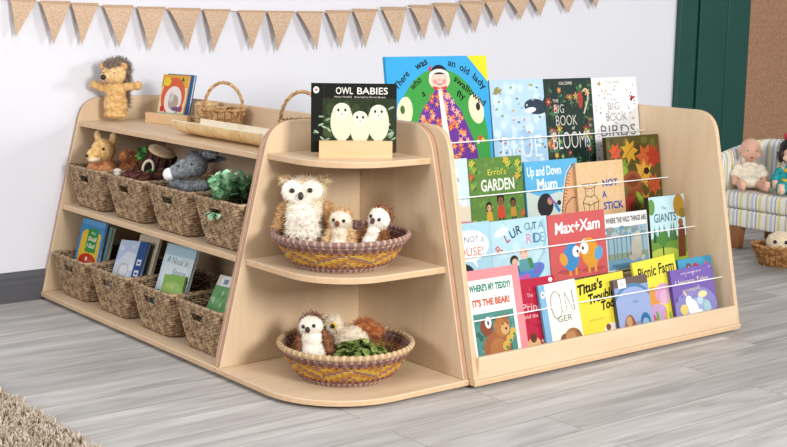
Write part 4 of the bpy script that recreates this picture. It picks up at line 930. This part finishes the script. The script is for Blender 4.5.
def owl_chick(label,loc,yaw,tilt,bodyc,backc,wingc,beakc,s=1.0,wide=1.0):
    t=toy('owl_toy',label,'soft toy',loc,yaw,None,tilt)
    k=s
    blob('body',[((0,0,.045*k),(.040*k*wide,.036*k,.048*k)),((0,-.002,.080*k),(.035*k*wide,.032*k,.034*k))],bodyc,t,.004,4,450,.007,.0015)
    blob('head',[((0,-.004,.118*k),(.036*k,.032*k,.032*k))],bodyc,t,.004,4,350,.007,.0014)
    blob('back',[((0,.024*k,.06*k),(.042*k*wide,.026*k,.062*k)),((0,.014*k,.135*k),(.034*k,.026*k,.022*k))],backc,t,.004,4,600,.013,.0017)
    for sx in(-1,1): blob('wing',[((sx*.044*k*wide,.006,.062*k),(.014*k,.026*k,.042*k),RY(sx*-.25))],wingc,t,.004,3,260,.012,.0017)
    smesh('beak',t,plain(beakc,.5),lambda m:m.ell((-.004,-.036*k,.112*k),(.0075*k,.008*k,.009*k)))
    smesh('eyes',t,BLACK,lambda m:(eye(m,(-.017*k,-.032*k,.122*k),.0056*k),eye(m,(.015*k,-.033*k,.122*k),.0056*k)))
    return t
owl_chick('small cream owl soft toy with a tan crown, middle of the three in the bowl',(-.294,-.281,.394),R_(-48),(R_(-4),R_(2)),CRM,fur('#b98a54','#dcb888'),fur('#cba274','#e6c89c'),'#7a3f30',1.0,.8)
owl_chick('small white and chestnut owl soft toy at the right of the middle bowl',(-.228,-.332,.396),R_(-66),(R_(-8),R_(16)),WHF,CHB,CHB,'#5a3a34',1.0,.70).scale=(.95,1,1.1)
o=blob('brown_plush_wing',[((0,0,.012),(.05,.03,.018)),((.035,.012,.018),(.03,.022,.018))],fur('#8f6238','#b98a58'),None,.005,4,400,.010,.0016); o.scale=(.7,.7,.7); o.location=(-.158,-.285,.408); o.rotation_euler=(0,0,CF); tag(o,'tan plush piece lying at the right inside the middle bowl','soft toy')
# bottom bowl
owl_chick('brown owl soft toy with a white face and front in the lower bowl',(-.364,-.262,.063),R_(-46),(R_(-6),R_(-8)),WHF,fur('#5a3422','#8a5a3c'),fur('#6a3e28','#98623e'),'#3a2a26',1.05,.95)
t=toy('owl_toy','cream owl soft toy with chestnut wings lying on its side in the lower bowl','soft toy',(-.240,-.256,.066),R_(-52))
blob('body',[((0,0,.055),(.050,.045,.05)),((.03,-.01,.075),(.045,.036,.036))],CRM,t,.005,4,450,.009,.0016)
blob('head',[((-.045,-.012,.108),(.036,.032,.033))],CRM,t,.004,4,300,.009,.0015)
blob('wing',[((.06,.008,.105),(.042,.03,.022),RY(.15)),((.095,.0,.095),(.02,.026,.02))],fur('#9a4f24','#c07a44'),t,.005,4,450,.013,.0018)
smesh('eye',t,BLACK,lambda m:(eye(m,(-.034,-.044,.112),.007),))
smesh('eye_ring',t,plain('#e6c23a',.5),lambda m:m.ell((-.034,-.040,.112),(.011,.006,.011)))
smesh('beak',t,plain('#4a3a30',.5),lambda m:m.ell((-.062,-.042,.103),(.006,.008,.008)))
rl=random.Random(21)
t=toy('leaf_pile','heap of green fabric leaves at the right of the lower bowl','leaves',(-.258,-.352,.056),CF)
mb=MB()
for q in range(150):
    a=rl.uniform(0,2*PI); rr=.052*math.sqrt(rl.random()); z=.03+.05*(1-(rr/.065)**2)+rl.uniform(-.012,.012)
    leaf(mb,(rr*math.cos(a)*1.25,rr*math.sin(a)*.8,z),rl.uniform(.03,.05),.011,rl.uniform(0,6.28),rl.uniform(-.3,.7),0 if rl.random()<.6 else 1,.4)
mb.ell((0,0,.02),(.05,.032,.025),1); o=mb.build('leaves',[two_tone('#6c7f3e','#a4b468',60,.7,.2),two_tone('#4a5f2c','#86994e',60,.7,.2)],t); o['kind']='stuff'
# ------------------------------------------------------------------ things on the low shelf top
SY=R_(-74.5)
t=thing('book_stand','pale wooden block book stand beside the hedgehog on the basket shelf top','book stand',(-.125,1.058,.6955),(0,0,SY))
mb=MB(); mb.box(-.115,.115,-.036,-.018,0,.040); mb.box(-.115,.115,-.018,.036,0,.010); mb.box(-.115,.115,.020,.036,.0,.034); mb.build('block',PINE,t)
def a_arch(a):
    a.rect(0,0,1,1,'#f0d9b4'); a.rect(0,.72,1,1,'#e8a83a'); a.dots(16,['#3a7a3a','#d8502a','#f0cc4a','#4a3a2a'],.06,(0,.74,1,1)); a.ell(.5,.52,.46,.42,'#e2673f',n=30); a.ell(.52,.44,.33,.31,'#ece6e4',n=30); a.rect(0,0,1,.16,'#9fd0a8')
    a.ell(.55,.40,.2,.17,'#b9a69a'); a.ell(.45,.5,.1,.12,'#d8ccc4'); a.ell(.42,.53,.015,.015,'#222222',n=8); a.ell(.16,.24,.09,.07,'#d83a2e'); a.ell(.86,.26,.08,.08,'#d8483a'); a.ell(.7,.25,.2,.05,'#7a5a8a'); a.ell(.2,.84,.14,.1,'#f2d23a')
bk=book('picture book with an orange arch on its cover on the wooden stand beside the hedgehog',.140,.178,.010,(-.133,1.062,.7085),SY,R_(15),0,'#e8a83a',a_arch)
book('blue book standing just behind the orange arch one on the basket shelf top',.145,.180,.012,(-.1150,1.055,.7085),SY,R_(15),0,'#2f6fae',None)
WICK=two_tone('#a07648','#d6b084',60,.8,.3); WICKD=plain('#8a6440',.85,.12,60)
def wicker(label,loc,yaw,group):
    t=thing('handled_basket',label,'basket',loc,(0,0,yaw),group)
    mb=MB(); n=72
    for k in range(12):
        f=k/11; r=.056+.018*f**.8; z=.005+.072*f
        mb.tube([((r+.0016*math.sin(i*PI/2+k*PI))*math.cos(2*PI*i/n),(r+.0016*math.sin(i*PI/2+k*PI))*math.sin(2*PI*i/n),z) for i in range(n)],.0036,6,0,True)
    for j in range(18):
        a=2*PI*j/18; mb.tube([(.0575*math.cos(a),.0575*math.sin(a),.002),(.0765*math.cos(a),.0765*math.sin(a),.078)],.0028,6,1)
    mb.lathe([(0,.001),(.057,.001),(.057,.004),(0,.004)],32,1); mb.lathe([(.054,.004),(.071,.074)],36,1)
    mb.build('body',[WICK,WICKD],t)
    mb=MB()
    for o in(0,PI): mb.tube([((.0765+.003*math.cos(i*.9+o))*math.cos(2*PI*i/96),(.0765+.003*math.cos(i*.9+o))*math.sin(2*PI*i/96),.080+.003*math.sin(i*.9+o)) for i in range(96)],.0036,6,0,True)
    mb.build('rim',WICK,t)
    mb=MB()
    for o in(0,PI*2/3,PI*4/3):
        P=[]
        for i in range(61):
            f=i/60; a=PI*f; x=.074*math.cos(a); z=.06+.118*math.sin(a)**.9; w=.0035; q=i*.55+o
            P.append((x+w*math.cos(q)*math.cos(a),w*math.sin(q),z+w*math.cos(q)*math.sin(a)))
        mb.tube(P,.0034,6,0)
    mb.build('handle',WICK,t); return t
HG='handled wicker baskets on the basket shelf top'
wicker('round wicker basket with a hooped handle and cones, behind the log tray',(-.102,.714,.6955),CF,HG)
wicker('round wicker basket standing behind the corner unit with only its hooped handle showing',(-.125,.168,.6955),CF,HG)
for i,(dx,dy,dz,rz) in enumerate(((-.03,-.01,.066,.3),(.022,-.02,.068,1.4),(.0,.028,.066,2.2),(-.005,-.035,.070,.9),(.035,.02,.068,2.9))):
    pinecone('pine_cone',['small brown cone at the left in the handled basket behind the log tray','small brown cone at the right front in the handled basket behind the log tray','small brown cone at the back in the handled basket behind the log tray','small brown cone at the front in the handled basket behind the log tray','small brown cone at the right back in the handled basket behind the log tray'][i],(-.102+dx,.714+dy,.6955+dz),(1.3,.2,rz),.034,.0145,'small cones in the handled basket')
o=MB(); o.lathe([(0,.001),(.052,.001),(.055,.03),(.0555,.058),(.052,.064),(0,.066)],24,0); o=o.build('cone_filling',two_tone('#5c4630','#8a744e',60,.95,.5),None,(-.102,.714,.7005)); o.scale=(.9,.9,.9); tag(o,'dry moss filling under the small cones in the handled basket','filling'); o['kind']='stuff'
mb=MB(); mb.lathe([(0,0),(.040,0),(.044,.004),(.046,.092),(.043,.095),(.040,.090),(.038,.012),(0,.010)],32,0)
for k in range(9): mb.tube([((.0465)*math.cos(2*PI*i/40),(.0465)*math.sin(2*PI*i/40),.008+.0095*k) for i in range(40)],.0022,5,0,True)
o=mb.build('round_pot',two_tone('#b08e66','#d8b88e',70,.8,.3),None,(-.072,.888,.6955)); tag(o,'round tan woven pot behind the wicker handled basket and the book stand','pot')
# hollow half log tray
BAM=two_tone('#dcb980','#ebcf9e',9,.5,.1,5,(3,3,3)); t=thing('log_tray','long pale hollow half log tray lying along the front of the basket shelf top','tray',(-.268,.388,.696),(0,0,0))
mb=MB(); L0=.295; n=18; ro,ri=.062,.053; hz=.050
vs=[]
for y in(-L0,L0):
    for i in range(n+1):
        a=PI+PI*i/n; vs.append((ro*math.cos(a)*1.05,y+(.010*math.cos(a*2)),hz+.8*ro*math.sin(a)))
    for i in range(n+1):
        a=PI+PI*i/n; vs.append((ri*math.cos(a)*1.05,y+(.010*math.cos(a*2)),hz+.002+.8*ri*math.sin(a)))
k=n+1; q=2*k
fo=[(i,i+1,q+i+1,q+i) for i in range(n)]; fi=[(k+i+1,k+i,q+k+i,q+k+i+1) for i in range(n)]
fe=[(i+1,i,k+i,k+i+1) for i in range(n)]+[(q+i,q+i+1,q+k+i+1,q+k+i) for i in range(n)]
fr=[(0,q,q+k,k),(n,k+n,q+k+n,q+n)]
mb.add(vs,fo,0,True); mb.add(vs,fi,1,True); mb.add(vs,fe+fr,1)
for y in(-.16,.02,.19): mb.tube([(ro*1.05*math.cos(PI+PI*i/n)*1.0,y+.012*math.sin(i*.5),hz+.8*ro*math.sin(PI+PI*i/n)) for i in range(1,n//2)],.0009,5,2)
mb.build('half_log',[BAM,plain('#f0e2c8',.6,.08,20),plain('#9a7444',.7)],t)
for i,(dx,y) in enumerate(((.0,.56),(.006,.53),(-.004,.505),(.004,.45),(-.002,.415))):
    mb=MB(); mb.ell((0,0,0),(.011,.016,.008)); o=mb.build('seed_pod',plain('#4a3a2c',.7,.2,90),None,(-.268+dx,y,.7145)); o.rotation_euler=(0,0,i*1.3)
    tag(o,['dark seed pod farthest left in the half log tray','second dark seed pod from the left in the half log tray','middle dark seed pod of five in the half log tray','second dark seed pod from the right in the half log tray','rightmost of five dark seed pods in the half log tray'][i],'seed pod','seed pods in the log tray')
# ------------------------------------------------------------------ striped sofa with two dolls
def stripes(name,axis):
    m,nt,b=newmat(name); b.inputs['Roughness'].default_value=.85; b.inputs['Specular IOR Level'].default_value=.15
    tc=N(nt,'ShaderNodeTexCoord'); sp=N(nt,'ShaderNodeSeparateXYZ'); nt.links.new(tc.outputs['Object'],sp.inputs[0])
    mu=N(nt,'ShaderNodeMath',operation='MULTIPLY'); mu.inputs[1].default_value=9.0; nt.links.new(sp.outputs[axis],mu.inputs[0])
    fr=N(nt,'ShaderNodeMath',operation='FRACT'); nt.links.new(mu.outputs[0],fr.inputs[0])
    r=N(nt,'ShaderNodeValToRGB'); r.color_ramp.interpolation='CONSTANT'; e=r.color_ramp.elements
    seq=[(0,'#f2f0ea'),(.16,'#e6dc9a'),(.30,'#f2f0ea'),(.38,'#b4b6c0'),(.46,'#f2f0ea'),(.56,'#c3cfe2'),(.68,'#f2f0ea'),(.76,'#ece3ae'),(.84,'#bfc0c6'),(.92,'#f2f0ea')]
    e[0].position=0; e[0].color=srgb(seq[0][1]); e[1].position=seq[1][0]; e[1].color=srgb(seq[1][1])
    for p,c in seq[2:]:
        q=e.new(p); q.color=srgb(c)
    nt.links.new(fr.outputs[0],r.inputs['Fac']); nt.links.new(r.outputs['Color'],b.inputs['Base Color']); return m
STY=stripes('striped_fabric_along',1); STX=stripes('striped_fabric_across',0)
sf=thing('sofa','small sofa in white, yellow and grey striped fabric near the green frame','sofa',(2.85,.0,0))
def rbox(x0,x1,y0,y1,z0,z1,mat,name,r=.02,seg=4,par=sf):
    mb=MB(); mb.box(x0,x1,y0,y1,z0,z1); o=mb.build(name,mat,par,None,r,seg); 
    for p in o.data.polygons: p.use_smooth=True
    return o
rbox(-.15,.17,-.60,.60,.11,.198,STY,'seat_base',.012); rbox(-.155,.155,-.575,.575,.200,.288,STY,'seat_cushion',.022)
# tub back: an upright shell whose sides sweep down to the arms
def tub():
    mb=MB(); P=[]
    for s in(1,-1):
        pass
    path=[(-.15,.618),(-.05,.623),(.06,.62),(.13,.60),(.17,.55),(.185,.47),(.19,.2),(.19,0),(.19,-.2),(.185,-.47),(.17,-.55),(.13,-.60),(.06,-.62),(-.05,-.623),(-.15,-.618)]
    tops=[.465,.485,.505,.52,.528,.53,.53,.53,.53,.53,.528,.52,.505,.485,.465]
    prof=[(-.032,0),(-.036,.5),(-.034,.88),(-.022,.97),(0,1.0),(.022,.97),(.034,.88),(.036,.5),(.034,0)]
    n=len(path); vs=[]
    for i,(x,y) in enumerate(path):
        a=Vector(path[max(i-1,0)]); b=Vector(path[min(i+1,n-1)]); tt=(b-a).normalized(); nn=Vector((tt.y,-tt.x)) # outward
        z0=.115
        for o,f in prof: vs.append((x-nn.x*o*-1,y-nn.y*o*-1,z0+(tops[i]-z0)*f))
    k=len(prof); fs=[(i*k+j,i*k+j+1,(i+1)*k+j+1,(i+1)*k+j) for i in range(n-1) for j in range(k-1)]
    fs+=[tuple(range(k)),tuple((n-1)*k+j for j in range(k))[::-1]]+[((i)*k+k-1,i*k,(i+1)*k,(i+1)*k+k-1) for i in range(n-1)]
    # stripes: sides along x, back along y
    ms=[]
    for i in range(n-1):
        for j in range(k-1): ms.append(1 if (i<3 or i>n-5) else 0)
    ms+=[0,0]+[0]*(n-1)
    mb.add(vs,fs,ms,True); o=mb.build('back_and_arms',[STY,STX],sf,weld=True); return o
tub()
for x,y in((-.125,.5),(-.125,-.5),(.15,.5),(.15,-.5)):
    mb=MB(); a=.021; b=.028
    v=[(x-a,y-a,0),(x+a,y-a,0),(x+a,y+a,0),(x-a,y+a,0),(x-b,y-b,.11),(x+b,y-b,.11),(x+b,y+b,.11),(x-b,y+b,.11)]
    mb.add(v,[(3,2,1,0),(4,5,6,7),(0,1,5,4),(1,2,6,5),(2,3,7,6),(3,0,4,7)]); mb.build('leg',wood_mat('leg_wood','#8a5a36','#a87448',2) if x==-.125 and y==.5 else bpy.data.materials['leg_wood'],sf,None,.003)
SKIN=plain('#dfae94',.45,.04,30,.35,0,None,.1); SKIN2=plain('#e6c0a8',.45,.04,30)
def limb(a,b,r0,r1,n=5):
    a=Vector(a);b=Vector(b); return [(tuple(a+(b-a)*i/(n-1)),r0+(r1-r0)*i/(n-1)) for i in range(n)]
def doll(label,loc,yaw,skin,cloth,kind):
    t=thing('doll',label,'doll',loc,(0,0,yaw))
    P=[((0,0,.045),(.040,.034,.045)),((0,0,.09),(.040,.030,.042)),((0,0,.125),(.022,.02,.03)),
       ((0,-.004,.195),(.045,.050,.053)),((0,-.020,.175),(.040,.038,.036)),((0,-.052,.183),(.0085,.009,.008)),((-.028,-.034,.170),(.016,.016,.015)),((.028,-.034,.170),(.016,.016,.015)),((0,-.043,.158),(.013,.012,.010))]
    for s in(-1,1):
        P.append(((s*.045,.004,.185),(.007,.011,.013)))
        P+= limb((s*.036,0,.110),(s*.066,-.012,.066),.019,.015)+limb((s*.066,-.012,.066),(s*.068,-.045,.040),.015,.012)
        P.append(((s*.068,-.055,.034),(.013,.016,.010)))
        for q in range(4): P.append(((s*.068-.009+.006*q,-.070+.002*abs(q-1.5),.031),(.0042,.011,.0045)))
        P.append(((s*.056,-.060,.034),(.004,.010,.004)))
        P+= limb((s*.028,-.01,.030),(s*.044,-.085,.034),.027,.021)+limb((s*.044,-.085,.034),(s*.050,-.145,.026),.021,.016)
        P.append(((s*.052,-.158,.036),(.015,.014,.024)))
        for q in range(5): P.append(((s*.052-.010+.005*q,-.162,.058-.0012*q),(.0042,.006,.006)))
    blob('body',P,skin,t,.0034,3)
    E_=plain('#2a2320',.25,.0,10,.6); W_=plain('#f4f2ee',.35)
    smesh('eye_whites',t,W_,lambda m:[m.ell((s*.020,-.049,.193),(.0085,.005,.0055 if kind==2 else .003)) for s in(-1,1)])
    smesh('eyes',t,E_,lambda m:[m.ell((s*.020,-.0525,.1925),(.0048,.003,.005 if kind==2 else .0026)) for s in(-1,1)])
    smesh('lips',t,plain('#c05a58',.4),lambda m:(m.ell((0,-.0545,.1615),(.0095,.003,.0026)),m.ell((0,-.0535,.1575),(.0075,.003,.0026))))
    return t
d1=doll('bald baby doll in a cream romper sitting on the striped sofa',(2.812,.518,.2885),R_(-44),SKIN,None,1); d1.scale=(1.12,1.12,1.03)
CRE=two_tone('#e6dcc6','#f6efdf',70,.9,.2)
blob('romper',[((0,0,.05),(.048,.043,.05)),((0,0,.095),(.047,.037,.042)),((0,-.035,.040),(.052,.040,.030))]+[((s*.046,-.003,.098),(.028,.024,.026),RY(s*.7)) for s in(-1,1)]+[((s*.062,-.010,.074),(.022,.022,.022)) for s in(-1,1)],CRE,d1,.004,4)
blob('collar',[((s*.018,-.030,.122),(.022,.012,.010),RY(s*.5)) for s in(-1,1)],plain('#f5eee0',.9),d1,.003,3)
d2=doll('dark-haired doll in a teal and yellow outfit sitting on the striped sofa',(2.866,.308,.2885),R_(-50),SKIN2,None,2); d2.scale=(1.15,1.1,1.03)
TEAL=two_tone('#1f8a9a','#3fb0ae',45,.8,.15); YEL=two_tone('#d8b02e','#efd060',45,.8,.15)
blob('top',[((0,0,.05),(.047,.042,.05)),((0,0,.095),(.046,.037,.042))]+[((s*.046,-.003,.098),(.027,.024,.026),RY(s*.7)) for s in(-1,1)]+[((s*.064,-.014,.068),(.021,.022,.022)) for s in(-1,1)],TEAL,d2,.004,4)
blob('trousers',[((0,-.01,.03),(.05,.045,.03))]+[((s*.036,-.05,.034),(.032,.05,.029)) for s in(-1,1)]+[((s*.047,-.105,.031),(.024,.035,.023)) for s in(-1,1)],TEAL,d2,.004,4)
blob('sash',[((0,-.014,.110),(.040,.030,.014)),((0,-.016,.062),(.047,.034,.014))],YEL,d2,.003,3)
blob('chest_motif',[((0,-.036,.086),(.018,.008,.014))],plain('#e8e6dc',.7),d2,.003,3)
HAIR=plain('#17120f',.4,.2,60,.5)
blob('hair',[((0,.008,.215),(.056,.054,.048)),((0,.018,.190),(.058,.044,.052)),((0,-.036,.232),(.046,.022,.018)),((-.048,-.004,.180),(.014,.026,.036)),((.048,-.004,.180),(.014,.026,.036))],HAIR,d2,.004,3,500,.012,.0014)
smesh('hair_tie',d2,plain('#a8283a',.6),lambda m:(m.ell((-.030,.0,.262),(.010,.010,.012)),m.ell((-.034,.0,.276),(.006,.006,.010))))
# small basket on the floor in front of the sofa
t=thing('oval_basket','small shallow wicker basket on the floor in front of the striped sofa','basket',(2.540,.095,0),(0,0,R_(-50)))
mb=MB(); n=90
for k in range(13):
    f=k/12; rx=.105+.042*f; ry=.075+.036*f; z=.004+.088*f
    mb.tube([((rx+.0022*math.sin(i*PI/2+k*PI))*math.cos(2*PI*i/n),(ry+.0022*math.sin(i*PI/2+k*PI))*math.sin(2*PI*i/n),z) for i in range(n)],.0042,6,0,True)
for j in range(26):
    a=2*PI*j/26; mb.tube([(.106*math.cos(a),.076*math.sin(a),.002),(.148*math.cos(a),.112*math.sin(a),.094)],.003,6,1)
mb.add([(.105*math.cos(2*PI*i/40),.075*math.sin(2*PI*i/40),.003) for i in range(40)],[tuple(range(40))],1)
mb.build('body',[two_tone('#8a5c34','#c4935e',60,.8,.3),plain('#6f4a2a',.85,.12,60)],t)
mb=MB()
for o in(0,PI): mb.tube([((.149+.004*math.cos(i*.9+o))*math.cos(2*PI*i/110),(.113+.004*math.cos(i*.9+o))*math.sin(2*PI*i/110),.095+.004*math.sin(i*.9+o)) for i in range(110)],.0046,6,0,True)
mb.build('rim',two_tone('#9a6c40','#d0a270',60,.8,.3),t)
t=toy('plush_toy','cream plush toy with two dark eyes lying in the floor basket by the sofa','soft toy',(2.535,.118,.022),R_(-52)); t.scale=(1.1,1.1,1.1)
blob('head',[((0,-.01,.075),(.058,.052,.050)),((0,-.05,.062),(.020,.016,.014))],fur('#e6d3b2','#f4e6cc'),t,.005,4,350,.006,.0015)
blob('body',[((.0,.03,.035),(.055,.04,.03)),((0,.0,.035),(.045,.04,.026))],fur('#dcc6a0','#eedcbc'),t,.006,4)
smesh('eyes',t,BLACK,lambda m:(eye(m,(-.022,-.054,.085),.0085),eye(m,(.022,-.054,.085),.0085)))
smesh('nose',t,plain('#b98a6a',.6),lambda m:m.ell((0,-.066,.066),(.008,.006,.006)))
# ------------------------------------------------------------------ light and camera
w=bpy.data.worlds.new('World'); S.world=w; w.use_nodes=True
w.node_tree.nodes['Background'].inputs[0].default_value=(.97,.98,1,1); w.node_tree.nodes['Background'].inputs[1].default_value=.28
def area(name,loc,target,sx,sy,power,col=(1,1,1)):
    l=bpy.data.lights.new(name,'AREA'); l.shape='RECTANGLE'; l.size=sx; l.size_y=sy; l.energy=power; l.color=col
    o=bpy.data.objects.new(name,l); COL.objects.link(o); o.location=loc
    o.rotation_euler=(Vector(target)-Vector(loc)).to_track_quat('-Z','Y').to_euler(); return o
area('key_softbox',(-.5,-5.0,2.0),(0,.2,.4),1.1,1.1,205,(1,.98,.95))  # key softbox standing right of the camera, not a window
area('side_softbox',(5.2,-4.9,2.5),(0,.4,.5),1.4,1.4,190,(1,.985,.96))  # second softbox from the right front, throws the hedgehog's shadow leftward; no window
area('overhead_fill',(-1.2,-1.4,2.7),(-.6,-.4,0),2.2,2.2,28,(1,.99,.97))  # added soft fill from above, no actual ceiling lamp
area('left_fill',(-5.2,-.6,2.2),(-.3,.6,.4),1.6,1.4,92,(.99,.99,1))  # added fill that brightens the basket fronts, no window on this side
S.view_settings.view_transform='Standard'; S.view_settings.look='None'; S.view_settings.gamma=1; S.view_settings.exposure=.0
try: S.view_settings.use_curve_mapping=False
except Exception: pass
cd=bpy.data.cameras.new('camera'); cam=bpy.data.objects.new('camera',cd); COL.objects.link(cam)
fw=Vector((.61326337,.77275893,-.16355938)); rt=Vector((.78488407,-.61942711,.01634161)); up=Vector((.08868499,.13839686,.98639813))
cam.matrix_world=Matrix(((rt.x,up.x,-fw.x,-2.6141),(rt.y,up.y,-fw.y,-3.4715),(rt.z,up.z,-fw.z,1.1607),(0,0,0,1)))
cd.sensor_width=36; cd.lens=1309.88*36/787; cd.clip_start=.05
S.camera=cam
